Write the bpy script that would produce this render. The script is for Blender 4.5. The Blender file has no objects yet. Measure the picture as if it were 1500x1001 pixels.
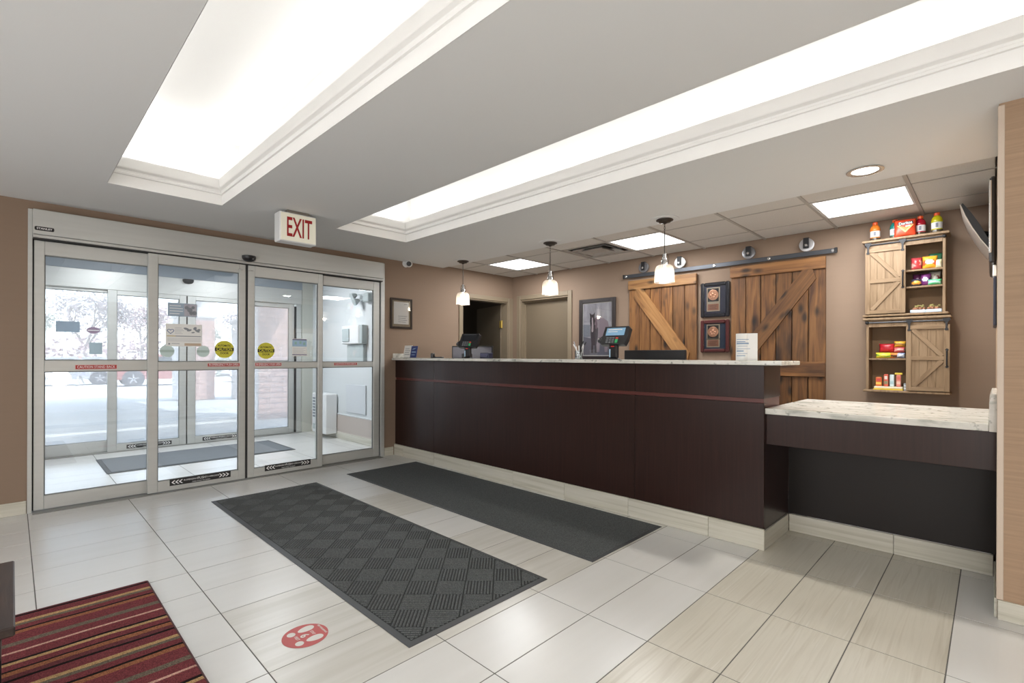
import bpy, bmesh, math, random
from mathutils import Matrix, Vector
random.seed(7)
S = bpy.context.scene
COL = S.collection
PI = math.pi

# ------------------------------------------------------------------ camera
def set_camera():
    f, hy, yaw, roll = 717.64, 522.45, .7954, .0033
    cam = bpy.data.cameras.new('camera')
    cam.sensor_fit = 'HORIZONTAL'; cam.sensor_width = 36
    cam.lens = f / 1500 * 36
    cam.shift_y = (hy - 500.5) / 1500
    cam.clip_start = .05; cam.clip_end = 400
    ob = bpy.data.objects.new('camera', cam); COL.objects.link(ob)
    F = Vector((-math.cos(yaw), math.sin(yaw), 0)); R = Vector((F.y, -F.x, 0)); U = Vector((0, 0, 1))
    c, s = math.cos(roll), math.sin(roll)
    R2 = R * c + U * s; U2 = U * c - R * s
    m = Matrix((R2, U2, -F)).transposed().to_4x4()
    m.translation = (0, 0, 1.22)
    ob.matrix_world = m
    S.camera = ob
set_camera()

# ------------------------------------------------------------------ exposure, sky, sun, large lights
S.view_settings.view_transform = 'Standard'
S.view_settings.look = 'None'
S.view_settings.gamma = 1
S.view_settings.use_curve_mapping = False
S.view_settings.exposure = 0.24
S.cycles.use_denoising = True
S.cycles.max_bounces = 10
S.cycles.diffuse_bounces = 5
S.cycles.glossy_bounces = 4
S.cycles.transparent_max_bounces = 24
S.cycles.sample_clamp_indirect = 6
S.cycles.caustics_reflective = False
S.cycles.caustics_refractive = False

W = bpy.data.worlds.new('sky'); S.world = W; W.use_nodes = True
_n = W.node_tree.nodes; _l = W.node_tree.links
_sky = _n.new('ShaderNodeTexSky'); _sky.sky_type = 'NISHITA'; _sky.sun_disc = False
_sky.sun_elevation = math.radians(54); _sky.sun_rotation = math.radians(135)
_sky.air_density = 1.0; _sky.dust_density = 3.0; _sky.ozone_density = 1.0
_mixw = _n.new('ShaderNodeMixRGB'); _mixw.inputs[0].default_value = .45
_mixw.inputs[2].default_value = (4.2, 4.3, 4.4, 1)          # thin bright cloud over the whole sky
_l.new(_sky.outputs[0], _mixw.inputs[1])
_bg = _n['Background']; _bg.inputs[1].default_value = 1.05
_l.new(_mixw.outputs[0], _bg.inputs[0])

sun = bpy.data.lights.new('sun', 'SUN'); sun.energy = 5.5; sun.angle = math.radians(.6); sun.color = (1, .96, .9)
_so = bpy.data.objects.new('sun', sun); COL.objects.link(_so)
_so.rotation_euler = Vector((-.42, -.41, -.81)).to_track_quat('-Z', 'Y').to_euler()

def area(name, loc, sx, sy, power, color=(1, 1, 1), up=False, rot=None, spread=None):
    l = bpy.data.lights.new(name, 'AREA'); l.shape = 'RECTANGLE'; l.size = sx; l.size_y = sy
    l.energy = power; l.color = color
    if spread: l.spread = spread
    o = bpy.data.objects.new(name, l); COL.objects.link(o); o.location = loc
    if rot: o.rotation_euler = rot
    elif up: o.rotation_euler = (PI, 0, 0)
    return o
COVES = [(-4.36, 1.3, .455, 1.161), (-4.376, 1.3, 2.111, 2.877)]
COVE_W = 9                                                   # watts per metre-run pair of hidden tubes
for (x0, x1, y0, y1) in COVES:
    L = x1 - x0
    for yy in (y0 - .09, y1 + .09):
        area('cove_tube_light', ((x0 + x1) / 2, yy, 2.63), L, .05, COVE_W * L / 5.7, (1, .988, .968), up=True)
    area('cove_tube_light', (x0 - .09, (y0 + y1) / 2, 2.63), .05, y1 - y0, COVE_W * .13, (1, .988, .968), up=True)
# unseen fill lights behind the camera, added to brighten the ceiling and floor
for xw, pw in ((-2.6, 50), (1.2, 80)):
    area('added_wide_fill', (xw, -3.40, 1.45), 2.6, 1.7, pw, (.96, .98, 1), rot=(PI/2, 0, 0))
def lamp(x, y, z, w):  # unseen point light added to lift the ceiling
    l = bpy.data.lights.new('added_low_fill', 'POINT'); l.energy = w; l.shadow_soft_size = .15; l.color = (1, .97, .93)
    o = bpy.data.objects.new('added_low_fill', l); COL.objects.link(o); o.location = (x, y, z)
for (x, y, p) in ((1.3, .6, 30), (.4, -1.8, 36), (-1.8, -2.4, 12)): lamp(x, y, .80, p)

# ------------------------------------------------------------------ materials
MATS = {}
def srgb(r, g, b):
    f = lambda c: (c / 255 / 12.92) if c / 255 <= .04045 else ((c / 255 + .055) / 1.055) ** 2.4
    return (f(r), f(g), f(b))
def mat(name, col, rough=.6, metal=0, spec=.5, emit=None, estr=0, noise=None, coat=0):
    """noise = (scale vector, amount, detail) mottles the colour; a small bump goes with it"""
    if name in MATS: return MATS[name]
    m = bpy.data.materials.new(name); m.use_nodes = True
    nt = m.node_tree; b = nt.nodes['Principled BSDF']
    b.inputs['Base Color'].default_value = (*col, 1); b.inputs['Roughness'].default_value = rough
    b.inputs['Metallic'].default_value = metal; b.inputs['Specular IOR Level'].default_value = spec
    if coat: b.inputs['Coat Weight'].default_value = coat; b.inputs['Coat Roughness'].default_value = .12
    if emit:
        b.inputs['Emission Color'].default_value = (*emit, 1); b.inputs['Emission Strength'].default_value = estr
    if noise:
        sc, amt, bump = noise
        tc = nt.nodes.new('ShaderNodeTexCoord'); mp = nt.nodes.new('ShaderNodeMapping'); mp.inputs['Scale'].default_value = sc
        nz = nt.nodes.new('ShaderNodeTexNoise'); nz.inputs['Scale'].default_value = 1; nz.inputs['Detail'].default_value = 4
        nt.links.new(tc.outputs['Object'], mp.inputs[0]); nt.links.new(mp.outputs[0], nz.inputs[0])
        mx = nt.nodes.new('ShaderNodeMixRGB'); mx.blend_type = 'MIX'
        mx.inputs[1].default_value = (*[c * (1 - amt) for c in col], 1); mx.inputs[2].default_value = (*[min(1, c * (1 + amt)) for c in col], 1)
        rp = nt.nodes.new('ShaderNodeMapRange'); rp.inputs[1].default_value = .3; rp.inputs[2].default_value = .7
        nt.links.new(nz.outputs[0], rp.inputs[0]); nt.links.new(rp.outputs[0], mx.inputs[0]); nt.links.new(mx.outputs[0], b.inputs['Base Color'])
        if bump:
            bp = nt.nodes.new('ShaderNodeBump'); bp.inputs['Strength'].default_value = bump; bp.inputs['Distance'].default_value = .004
            nt.links.new(nz.outputs[0], bp.inputs['Height']); nt.links.new(bp.outputs[0], b.inputs['Normal'])
    MATS[name] = m
    return m
def graph(name):
    m = bpy.data.materials.new(name); m.use_nodes = True; MATS[name] = m
    nt = m.node_tree; return m, nt, nt.nodes['Principled BSDF'], nt.nodes.new, nt.links.new
def ramp(new, stops):
    r = new('ShaderNodeValToRGB'); e = r.color_ramp.elements
    while len(e) < len(stops): e.new(.5)
    for i, (p, c) in enumerate(stops): e[i].position = p; e[i].color = (*c, 1)
    return r
def veined(name, cols, scale, rough, bump=0, distort=.6, seed_by_object=True, coord='Object'):
    """stretched noise veins, shifted per object so that pieces differ"""
    m, nt, b, new, ln = graph(name)
    tc = new('ShaderNodeTexCoord'); oi = new('ShaderNodeObjectInfo'); mul = new('ShaderNodeVectorMath'); mul.operation = 'SCALE'
    cmb = new('ShaderNodeCombineXYZ')
    for i in range(3): ln(oi.outputs['Random'], cmb.inputs[i])
    ln(cmb.outputs[0], mul.inputs[0]); mul.inputs['Scale'].default_value = 37 if seed_by_object else 0
    add = new('ShaderNodeVectorMath'); ln(tc.outputs[coord], add.inputs[0]); ln(mul.outputs[0], add.inputs[1])
    mp = new('ShaderNodeMapping'); mp.inputs['Scale'].default_value = scale; ln(add.outputs[0], mp.inputs[0])
    nz = new('ShaderNodeTexNoise'); nz.inputs['Scale'].default_value = 1; nz.inputs['Detail'].default_value = 5; nz.inputs['Distortion'].default_value = distort
    ln(mp.outputs[0], nz.inputs[0])
    r = ramp(new, cols); ln(nz.outputs[0], r.inputs[0]); ln(r.outputs[0], b.inputs['Base Color'])
    b.inputs['Roughness'].default_value = rough
    if bump:
        bp = new('ShaderNodeBump'); bp.inputs['Strength'].default_value = bump; bp.inputs['Distance'].default_value = .002
        ln(nz.outputs[0], bp.inputs['Height']); ln(bp.outputs[0], b.inputs['Normal'])
    return m, nt, b, new, ln, r, add
def wood(name, dark, mid, light, knots, rough=.55, scale=(22, 22, 1.6)):
    m, nt, b, new, ln, r, add = veined(name, [(.28, dark), (.5, mid), (.72, light)], scale, rough, .3, 1.2)
    if knots:
        mp = new('ShaderNodeMapping'); mp.inputs['Scale'].default_value = (9, 9, 4.2); ln(add.outputs[0], mp.inputs[0])
        v = new('ShaderNodeTexVoronoi'); v.inputs['Scale'].default_value = 1; ln(mp.outputs[0], v.inputs[0])
        kr = ramp(new, [(.10, (.0, .0, .0)), (.30, (1, 1, 1))]); ln(v.outputs['Distance'], kr.inputs[0])
        n2 = new('ShaderNodeTexNoise'); n2.inputs['Scale'].default_value = 1.0; n2.inputs['Detail'].default_value = 3
        mp2 = new('ShaderNodeMapping'); mp2.inputs['Scale'].default_value = (7, 7, 2.2); ln(add.outputs[0], mp2.inputs[0]); ln(mp2.outputs[0], n2.inputs[0])
        gr = ramp(new, [(.56, (1, 1, 1)), (.74, (.22, .2, .19))]); ln(n2.outputs[0], gr.inputs[0])
        oi = new('ShaderNodeObjectInfo')
        hv = new('ShaderNodeMapRange'); hv.inputs[3].default_value = .72; hv.inputs[4].default_value = 1.2; ln(oi.outputs['Random'], hv.inputs[0])
        m0 = new('ShaderNodeMixRGB'); m0.blend_type = 'MULTIPLY'; m0.inputs[0].default_value = 1; ln(r.outputs[0], m0.inputs[1]); ln(hv.outputs[0], m0.inputs[2])
        m1 = new('ShaderNodeMixRGB'); m1.blend_type = 'MULTIPLY'; m1.inputs[0].default_value = .85; ln(m0.outputs[0], m1.inputs[1]); ln(kr.outputs[0], m1.inputs[2])
        m2 = new('ShaderNodeMixRGB'); m2.blend_type = 'MULTIPLY'; m2.inputs[0].default_value = .8; ln(m1.outputs[0], m2.inputs[1]); ln(gr.outputs[0], m2.inputs[2])
        ln(m2.outputs[0], b.inputs['Base Color'])
    return m

WALL = mat('brown_wall_paint', (.245, .172, .121), .75, noise=((3, 3, 40), .012, .0))
WALLW = mat('warm_wall_covering', (.35, .235, .15), .75, noise=((4, 4, 110), .10, .08))
CEIL = mat('ceiling_paint', (.755, .77, .775), .85)
WHITE = mat('cove_white_paint', (.80, .795, .78), .7)
CTILE = mat('ceiling_tile_white', (.66, .64, .61), .9, noise=((120, 120, 120), .06, .15))
GRID = mat('ceiling_grid_paint', (.42, .40, .375), .5)
GROUT = mat('grout_dark', (.13, .125, .115), .9)
ALU = mat('satin_aluminium', (.56, .57, .55), .38, .35, noise=((2, 2, 30), .03, 0))
ALUD = mat('shadow_grey_rubber', (.03, .03, .03), .7)
BLACK = mat('black_plastic', (.012, .012, .014), .35)
BLACKM = mat('black_iron', (.02, .02, .022), .45, .4)
GUN = mat('gunmetal_steel', (.07, .075, .085), .4, .6)
BRONZE = mat('dark_bronze', (.06, .05, .042), .4, .7)
STEEL = mat('polished_steel', (.62, .62, .62), .25, .9)
WPLAS = mat('white_plastic', (.74, .75, .75), .45)
GPLAS = mat('grey_plastic', (.45, .50, .50), .5)
PAPER = mat('white_paper', (.78, .78, .76), .8)
INK = mat('grey_print', (.25, .27, .30), .8)
INKD = mat('black_print', (.015, .015, .015), .7)
RED = mat('red_print', (.42, .035, .03), .6)
REDB = mat('bright_red', (.55, .02, .015), .5)
BLUE = mat('navy_print', (.03, .05, .19), .6)
SKYB = mat('pale_blue_print', (.36, .52, .68), .6)
YEL = mat('yellow_print', (.62, .57, .05), .6)
WINK = mat('white_print', (.85, .85, .85), .6)
RUBBER = mat('grey_rubber_border', (.06, .064, .068), .55)
CARPET = mat('charcoal_carpet', (.022, .025, .0255), .95, noise=((220, 220, 220), .55, .4))
CARPET2 = mat('charcoal_plain_carpet', (.068, .074, .075), .95, noise=((160, 160, 160), .6, .4))
RIB = mat('charcoal_carpet_ribs', (.088, .095, .096), .95, noise=((220, 220, 220), .5, .4))
BRASS = mat('brass', (.75, .52, .12), .3, .8)
TRIMP = mat('taupe_door_trim', (.235, .185, .125), .5)
DOORP = mat('taupe_door', (.165, .128, .085), .5)
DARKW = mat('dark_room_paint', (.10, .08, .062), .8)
VWALL = mat('vestibule_wall_white', (.66, .69, .70), .7)
VWAIN = mat('vestibule_wainscot', (.50, .44, .40), .7)
VGREEN = mat('vestibule_end_wall', (.50, .51, .46), .7)
CONC = mat('pale_concrete', (.43, .43, .41), .85, noise=((2, 2, 2), .10, .1))
ASPH = mat('sun_bleached_asphalt', (.42, .42, .40), .9, noise=((1.2, 1.2, 1.2), .08, .1))
BRICKP = mat('pale_brick', (.66, .64, .63), .85, noise=((14, 14, 14), .10, .1))  # paler tone for one face of each column
BRICK = mat('pink_brick', (.56, .38, .33), .85, noise=((8, 8, 8), .18, .1))
STONE = mat('pale_stone', (.66, .64, .62), .85, noise=((20, 20, 20), .12, .2))
GREYL = mat('lavender_grey', (.33, .33, .36), .6)

# dark espresso laminate: soft vertical grain
ESP = veined('espresso_laminate', [(.3, (.020, .0090, .0075)), (.6, (.028, .0120, .0095)), (.8, (.038, .0165, .0125))], (60, 60, 2.2), .30, 0, .4)[0]
ESP.node_tree.nodes['Principled BSDF'].inputs['Specular IOR Level'].default_value = .3
ESPK = mat('shade_darkened_knee_panel', (.010, .0068, .0055), .45, spec=.3)  # espresso darkened to stand in for the shade under the desk
ESPR = mat('mahogany_reveal', (.10, .022, .016), .35)
# pale granite with green-grey drifts
def granite():
    m, nt, b, new, ln, r, add = veined('pale_granite', [(.30, (.36, .37, .33)), (.46, (.60, .59, .54)), (.66, (.70, .68, .63))], (2.5, 9, 9), .22, 0, 1.6, False)
    n2 = new('ShaderNodeTexNoise'); n2.inputs['Scale'].default_value = 26; n2.inputs['Detail'].default_value = 4; ln(add.outputs[0], n2.inputs[0])
    k = ramp(new, [(.30, (.25, .27, .25)), (.40, (1, 1, 1))]); ln(n2.outputs[0], k.inputs[0])
    mm = new('ShaderNodeMixRGB'); mm.blend_type = 'MULTIPLY'; mm.inputs[0].default_value = .8
    ln(r.outputs[0], mm.inputs[1]); ln(k.outputs[0], mm.inputs[2]); ln(mm.outputs[0], b.inputs['Base Color'])
    return m
GRAN = granite()
TILEW = veined('white_porcelain', [(.3, (.655, .65, .625)), (.55, (.675, .67, .648)), (.8, (.69, .685, .665))], (16, .9, 1), .28, 0, .3)[0]
TILES = veined('striped_porcelain', [(.30, (.50, .465, .385)), (.48, (.60, .57, .49)), (.62, (.56, .53, .45)), (.75, (.67, .645, .58))], (34, 1.2, 1), .30, 0, .8)[0]
TILEF = veined('faint_striped_porcelain', [(.30, (.54, .525, .47)), (.5, (.60, .585, .54)), (.75, (.66, .645, .605))], (21, 1.1, 1), .30, 0, .6)[0]
TILEK = veined('striped_skirting_tile', [(.30, (.44, .42, .34)), (.5, (.56, .54, .46)), (.72, (.62, .60, .53))], (1.1, 1.1, 40), .3, 0, .6)[0]
BARN = wood('stained_barn_wood', (.065, .024, .008), (.165, .070, .020), (.245, .114, .036), True)
BARNL = wood('light_barn_wood', (.17, .070, .020), (.29, .142, .048), (.36, .19, .070), True)
OAK = wood('washed_oak', (.165, .102, .052), (.235, .155, .085), (.285, .195, .115), False, .6, (30, 30, 3))
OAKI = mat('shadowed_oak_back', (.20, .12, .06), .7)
DKWOOD = wood('dark_walnut', (.02, .012, .01), (.035, .022, .018), (.06, .038, .03), False, .35, (4, 40, 40))

def glass_mat(name, tint, haze, refl=.5):
    """window pane: clear, tinted, mirror reflection by angle, a translucent share standing in for veiling glare"""
    m = bpy.data.materials.new(name); m.use_nodes = True; nt = m.node_tree; nt.nodes.clear(); new = nt.nodes.new; ln = nt.links.new
    o = new('ShaderNodeOutputMaterial'); t = new('ShaderNodeBsdfTransparent'); t.inputs[0].default_value = (*tint, 1)
    g = new('ShaderNodeBsdfGlossy'); g.inputs['Roughness'].default_value = 0.0; g.inputs[0].default_value = (.95, .97, 1, 1)
    fr = new('ShaderNodeFresnel'); fr.inputs[0].default_value = 1.45
    ml = new('ShaderNodeMath'); ml.operation = 'MULTIPLY'; ml.inputs[1].default_value = refl; ln(fr.outputs[0], ml.inputs[0])
    mx = new('ShaderNodeMixShader'); ln(ml.outputs[0], mx.inputs[0]); ln(t.outputs[0], mx.inputs[1]); ln(g.outputs[0], mx.inputs[2])
    if haze:
        tr = new('ShaderNodeBsdfTranslucent'); tr.inputs[0].default_value = (.9, .92, .95, 1)
        m2 = new('ShaderNodeMixShader'); m2.inputs[0].default_value = haze; ln(mx.outputs[0], m2.inputs[1]); ln(tr.outputs[0], m2.inputs[2]); ln(m2.outputs[0], o.inputs[0])
    else: ln(mx.outputs[0], o.inputs[0])
    MATS[name] = m; return m
GLASS = glass_mat('door_glass', (.96, .975, .985), .0, 1.6)
GLASSO = glass_mat('hazed_outer_glass', (.93, .96, .98), .26, 1.2)  # translucent share paints in the glare haze over the view outside
PICGL = glass_mat('picture_glass', (1, 1, 1), 0, .7)
CLEAR = glass_mat('clear_acrylic', (.93, .95, .95), 0, .8)
def shade_glass():
    m = bpy.data.materials.new('ribbed_shade_glass'); m.use_nodes = True; nt = m.node_tree; nt.nodes.clear(); new = nt.nodes.new; ln = nt.links.new
    o = new('ShaderNodeOutputMaterial'); t = new('ShaderNodeBsdfTransparent'); t.inputs[0].default_value = (.97, .95, .92, 1)
    d = new('ShaderNodeBsdfTranslucent'); d.inputs[0].default_value = (.95, .9, .85, 1)
    g = new('ShaderNodeBsdfGlossy'); g.inputs['Roughness'].default_value = .1
    m1 = new('ShaderNodeMixShader'); m1.inputs[0].default_value = .36; ln(t.outputs[0], m1.inputs[1]); ln(d.outputs[0], m1.inputs[2])
    m2 = new('ShaderNodeMixShader'); m2.inputs[0].default_value = .1; ln(m1.outputs[0], m2.inputs[1]); ln(g.outputs[0], m2.inputs[2]); ln(m2.outputs[0], o.inputs[0])
    return m
SHADE = shade_glass()
BULB = mat('lit_bulb', (1, 1, 1), .5, emit=(1, .86, .68), estr=2.2)
DIFFUSER = mat('lit_diffuser', (.9, .9, .9), .5, emit=(.97, .985, 1), estr=2.6)
LENS = mat('lit_lens', (.9, .9, .9), .5, emit=(1, .95, .88), estr=5)
EXITF = mat('exit_sign_face', (.80, .78, .66), .5, emit=(1, .96, .80), estr=.12)
SCREEN = mat('lit_blue_screen', (.05, .1, .15), .2, emit=(.25, .45, .62), estr=.55)

def stripes():
    m, nt, b, new, ln = graph('striped_wool')
    tc = new('ShaderNodeTexCoord'); sp = new('ShaderNodeSeparateXYZ'); 
    nz = new('ShaderNodeTexNoise'); nz.inputs['Scale'].default_value = 2.2; nz.inputs['Detail'].default_value = 2; ln(tc.outputs['Object'], nz.inputs[0])
    ln(tc.outputs['Object'], sp.inputs[0])
    w = new('ShaderNodeMath'); w.operation = 'MULTIPLY_ADD'; w.inputs[1].default_value = .035; ln(nz.outputs[0], w.inputs[0]); ln(sp.outputs['X'], w.inputs[2])
    sc = new('ShaderNodeMath'); sc.operation = 'MULTIPLY'; sc.inputs[1].default_value = 1 / .62; ln(w.outputs[0], sc.inputs[0])
    fr = new('ShaderNodeMath'); fr.operation = 'FRACT'; ln(sc.outputs[0], fr.inputs[0])
    red = (.165, .040, .045); dr = (.125, .036, .040); blk = (.012, .008, .008); tan = (.42, .27, .13); org = (.27, .11, .055); pnk = (.52, .32, .25); grn = (.14, .115, .085)
    seq = [(0, pnk), (.022, red), (.13, blk), (.16, tan), (.195, red), (.265, blk), (.285, org), (.335, dr), (.39, blk), (.415, red), (.51, tan), (.55, grn), (.585, red), (.65, blk), (.675, org), (.72, red), (.85, grn), (.905, red)]
    r = new('ShaderNodeValToRGB'); r.color_ramp.interpolation = 'CONSTANT'; e = r.color_ramp.elements
    while len(e) < len(seq): e.new(.5)
    for i, (p, c) in enumerate(seq): e[i].position = p; e[i].color = (*c, 1)
    ln(fr.outputs[0], r.inputs[0])
    n2 = new('ShaderNodeTexNoise'); n2.inputs['Scale'].default_value = 260; ln(tc.outputs['Object'], n2.inputs[0])
    mp = new('ShaderNodeMapRange'); mp.inputs[1].default_value = .3; mp.inputs[2].default_value = .7; mp.inputs[3].default_value = .55; mp.inputs[4].default_value = 1.5; ln(n2.outputs[0], mp.inputs[0])
    mm = new('ShaderNodeMixRGB'); mm.blend_type = 'MULTIPLY'; mm.inputs[0].default_value = 1; ln(r.outputs[0], mm.inputs[1]); ln(mp.outputs[0], mm.inputs[2])
    ln(mm.outputs[0], b.inputs['Base Color']); b.inputs['Roughness'].default_value = .95; b.inputs['Specular IOR Level'].default_value = .1
    bp = new('ShaderNodeBump'); bp.inputs['Strength'].default_value = .8; bp.inputs['Distance'].default_value = .006; ln(n2.outputs[0], bp.inputs['Height']); ln(bp.outputs[0], b.inputs['Normal'])
    return m
WOOL = stripes()
PHOTO = veined('faded_photo_ground', [(.3, (.30, .30, .35)), (.5, (.46, .45, .51)), (.7, (.60, .60, .64))], (9, 9, 2.5), .5, 0, 1, False)[0]

# ------------------------------------------------------------------ mesh helpers
ORG = {}
class MB:
    """collects shapes in one bmesh; build() links them as ONE mesh object"""
    def __init__(s): s.bm = bmesh.new()
    def _new(s, geom, M, mi):
        if M is not None: bmesh.ops.transform(s.bm, matrix=M, verts=geom)
        if mi:
            vs = set(geom)
            for v in geom:
                for f in v.link_faces:
                    if all(u in vs for u in f.verts): f.material_index = mi
    def box(s, x0, x1, y0, y1, z0, z1, b=0, M=None, mi=0):
        x0, x1 = min(x0, x1), max(x0, x1); y0, y1 = min(y0, y1), max(y0, y1); z0, z1 = min(z0, z1), max(z0, z1)
        bm = s.bm
        if b <= 0:
            v = [bm.verts.new(p) for p in ((x0,y0,z0),(x1,y0,z0),(x1,y1,z0),(x0,y1,z0),(x0,y0,z1),(x1,y0,z1),(x1,y1,z1),(x0,y1,z1))]
            for f in ((3,2,1,0),(4,5,6,7),(0,1,5,4),(1,2,6,5),(2,3,7,6),(3,0,4,7)): bm.faces.new([v[i] for i in f])
            s._new(v, M, mi); return s
        b = min(b, (x1-x0)*.45, (y1-y0)*.45, (z1-z0)*.45)
        X, Y, Z = (x0, x1), (y0, y1), (z0, z1); sg = (1, -1); vs = {}
        for i in (0,1):
            for j in (0,1):
                for k in (0,1):
                    vs[i,j,k,0] = bm.verts.new((X[i], Y[j]+sg[j]*b, Z[k]+sg[k]*b))
                    vs[i,j,k,1] = bm.verts.new((X[i]+sg[i]*b, Y[j], Z[k]+sg[k]*b))
                    vs[i,j,k,2] = bm.verts.new((X[i]+sg[i]*b, Y[j]+sg[j]*b, Z[k]))
        F = []
        for i in (0,1): F.append([vs[i,j,k,0] for j,k in ((0,0),(1,0),(1,1),(0,1))])
        for j in (0,1): F.append([vs[i,j,k,1] for i,k in ((0,0),(1,0),(1,1),(0,1))])
        for k in (0,1): F.append([vs[i,j,k,2] for i,j in ((0,0),(1,0),(1,1),(0,1))])
        for i in (0,1):
            for j in (0,1): F.append([vs[i,j,0,0], vs[i,j,0,1], vs[i,j,1,1], vs[i,j,1,0]])
            for k in (0,1): F.append([vs[i,0,k,0], vs[i,0,k,2], vs[i,1,k,2], vs[i,1,k,0]])
        for j in (0,1):
            for k in (0,1): F.append([vs[0,j,k,1], vs[0,j,k,2], vs[1,j,k,2], vs[1,j,k,1]])
        for key in [(i,j,k) for i in (0,1) for j in (0,1) for k in (0,1)]: F.append([vs[(*key,a)] for a in (0,1,2)])
        fs = [bm.faces.new(f) for f in F]
        c = Vector(((x0+x1)/2, (y0+y1)/2, (z0+z1)/2))
        for f in fs:
            f.normal_update()
            if f.normal.dot(f.calc_center_median() - c) < 0: f.normal_flip()
        s._new(list(vs.values()), M, mi); return s
    def ring(s, c, r, n, ax='z', ph=0):
        out = []
        for i in range(n):
            a = ph + 2*PI*i/n; u, w = r*math.cos(a), r*math.sin(a)
            p = {'z': (u, w, 0), 'x': (0, u, w), 'y': (w, 0, u)}[ax]
            out.append(s.bm.verts.new((c[0]+p[0], c[1]+p[1], c[2]+p[2])))
        return out
    def lathe(s, prof, c=(0,0,0), n=24, ax='z', M=None, mi=0, cap=True):
        """prof = [(radius, distance along axis)]"""
        d = {'z': (0,0,1), 'x': (1,0,0), 'y': (0,1,0)}[ax]; rings = []; allv = []
        for r, h in prof:
            R = s.ring((c[0]+d[0]*h, c[1]+d[1]*h, c[2]+d[2]*h), max(r, 1e-5), n, ax); rings.append(R); allv += R
        for A, B in zip(rings, rings[1:]):
            for i in range(n): s.bm.faces.new((A[i], A[(i+1)%n], B[(i+1)%n], B[i]))
        if cap:
            s.bm.faces.new(rings[0][::-1]); s.bm.faces.new(rings[-1])
        s._new(allv, M, mi); return s
    def tube(s, pts, r, n=8, M=None, mi=0, closed=False):
        pts = [Vector(p) for p in pts]; rad = r if isinstance(r, (list, tuple)) else [r]*len(pts); rings = []; allv = []
        prev = None
        for i, p in enumerate(pts):
            a = pts[i-1] if i else (pts[-1] if closed else p); b = pts[(i+1) % len(pts)] if (i < len(pts)-1 or closed) else p
            t = (b-a).normalized()
            u = t.orthogonal().normalized() if prev is None else (prev - t*prev.dot(t)).normalized()
            prev = u; w = t.cross(u)
            R = [s.bm.verts.new(p + (u*math.cos(2*PI*k/n) + w*math.sin(2*PI*k/n))*rad[i]) for k in range(n)]; rings.append(R); allv += R
        pr = list(zip(rings, rings[1:])) + ([(rings[-1], rings[0])] if closed else [])
        for A, B in pr:
            for k in range(n): s.bm.faces.new((A[k], A[(k+1)%n], B[(k+1)%n], B[k]))
        if not closed: s.bm.faces.new(rings[0][::-1]); s.bm.faces.new(rings[-1])
        s._new(allv, M, mi); return s
    def prism(s, poly, h, M=None, mi=0):
        """polygon in local xy, raised from z=0 to z=h"""
        A = [s.bm.verts.new((x, y, 0)) for x, y in poly]; B = [s.bm.verts.new((x, y, h)) for x, y in poly]; n = len(poly)
        s.bm.faces.new(A[::-1]); s.bm.faces.new(B)
        for i in range(n): s.bm.faces.new((A[i], A[(i+1)%n], B[(i+1)%n], B[i]))
        s._new(A+B, M, mi); return s
    def quad(s, a, b, c, d, mi=0):
        f = s.bm.faces.new([s.bm.verts.new(p) for p in (a, b, c, d)]); f.material_index = mi; return s
    def sphere(s, c, r, n=12, M=None, mi=0, sc=(1,1,1)):
        prof = [(math.sin(PI*i/(n//2)), -math.cos(PI*i/(n//2))) for i in range(n//2+1)]
        T = Matrix.Translation(c) @ Matrix.Diagonal((r*sc[0], r*sc[1], r*sc[2], 1))
        return s.lathe(prof, (0,0,0), n, 'z', (M @ T) if M is not None else T, mi)
    def build(s, name, m, parent=None, M=None, smooth=False, fix=True):
        """verts are world coordinates, or local to the matrix M when one is given"""
        if fix: bmesh.ops.recalc_face_normals(s.bm, faces=s.bm.faces)
        org = ORG.get(parent, Vector((0,0,0))) if parent else None
        me = bpy.data.meshes.new(name)
        o = bpy.data.objects.new(name, me); COL.objects.link(o)
        if parent is None:
            if M is None:
                base = Vector((0,0,0))
                if s.bm.verts:
                    xs = [v.co for v in s.bm.verts]
                    base = Vector(((min(p.x for p in xs)+max(p.x for p in xs))/2, (min(p.y for p in xs)+max(p.y for p in xs))/2, min(p.z for p in xs)))
                bmesh.ops.translate(s.bm, vec=-base, verts=s.bm.verts); o.location = base; ORG[o] = base
            else: o.matrix_world = M; ORG[o] = M.translation.copy()
        else:
            o.parent = parent
            if M is None: bmesh.ops.translate(s.bm, vec=-org, verts=s.bm.verts); ORG[o] = org
            else: o.matrix_local = Matrix.Translation(-org) @ M; ORG[o] = M.translation.copy()
        s.bm.to_mesh(me); s.bm.free()
        for x in (m if isinstance(m, (list, tuple)) else [m]): me.materials.append(x)
        if smooth:
            for p in me.polygons: p.use_smooth = True
            if smooth == 'auto':
                try: me.set_sharp_from_angle(angle=math.radians(35))
                except Exception: pass
        return o
def tag(o, label=None, cat=None, group=None, kind=None):
    if label: o['label'] = label
    if cat: o['category'] = cat
    if group: o['group'] = group
    if kind: o['kind'] = kind
    return o
def thing(name, loc, label, cat, group=None, kind=None):
    o = bpy.data.objects.new(name, None); COL.objects.link(o); o.location = loc; ORG[o] = Vector(loc); o.empty_display_size = .05
    return tag(o, label, cat, group, kind)
def struct(name, mb, m, label=None):
    return tag(mb.build(name, m), label, None, None, 'structure')
def copy_tree(o, parent=None):
    c = o.copy(); COL.objects.link(c)
    if parent: c.parent = parent
    for ch in list(o.children): copy_tree(ch, c)
    return c
T = Matrix.Translation
def frame(origin, xdir, ydir):
    """matrix whose local x, y, z are xdir, ydir and their cross product"""
    x = Vector(xdir).normalized(); y = Vector(ydir).normalized(); z = x.cross(y)
    m = Matrix((x, y, z)).transposed().to_4x4(); m.translation = origin; return m
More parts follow.
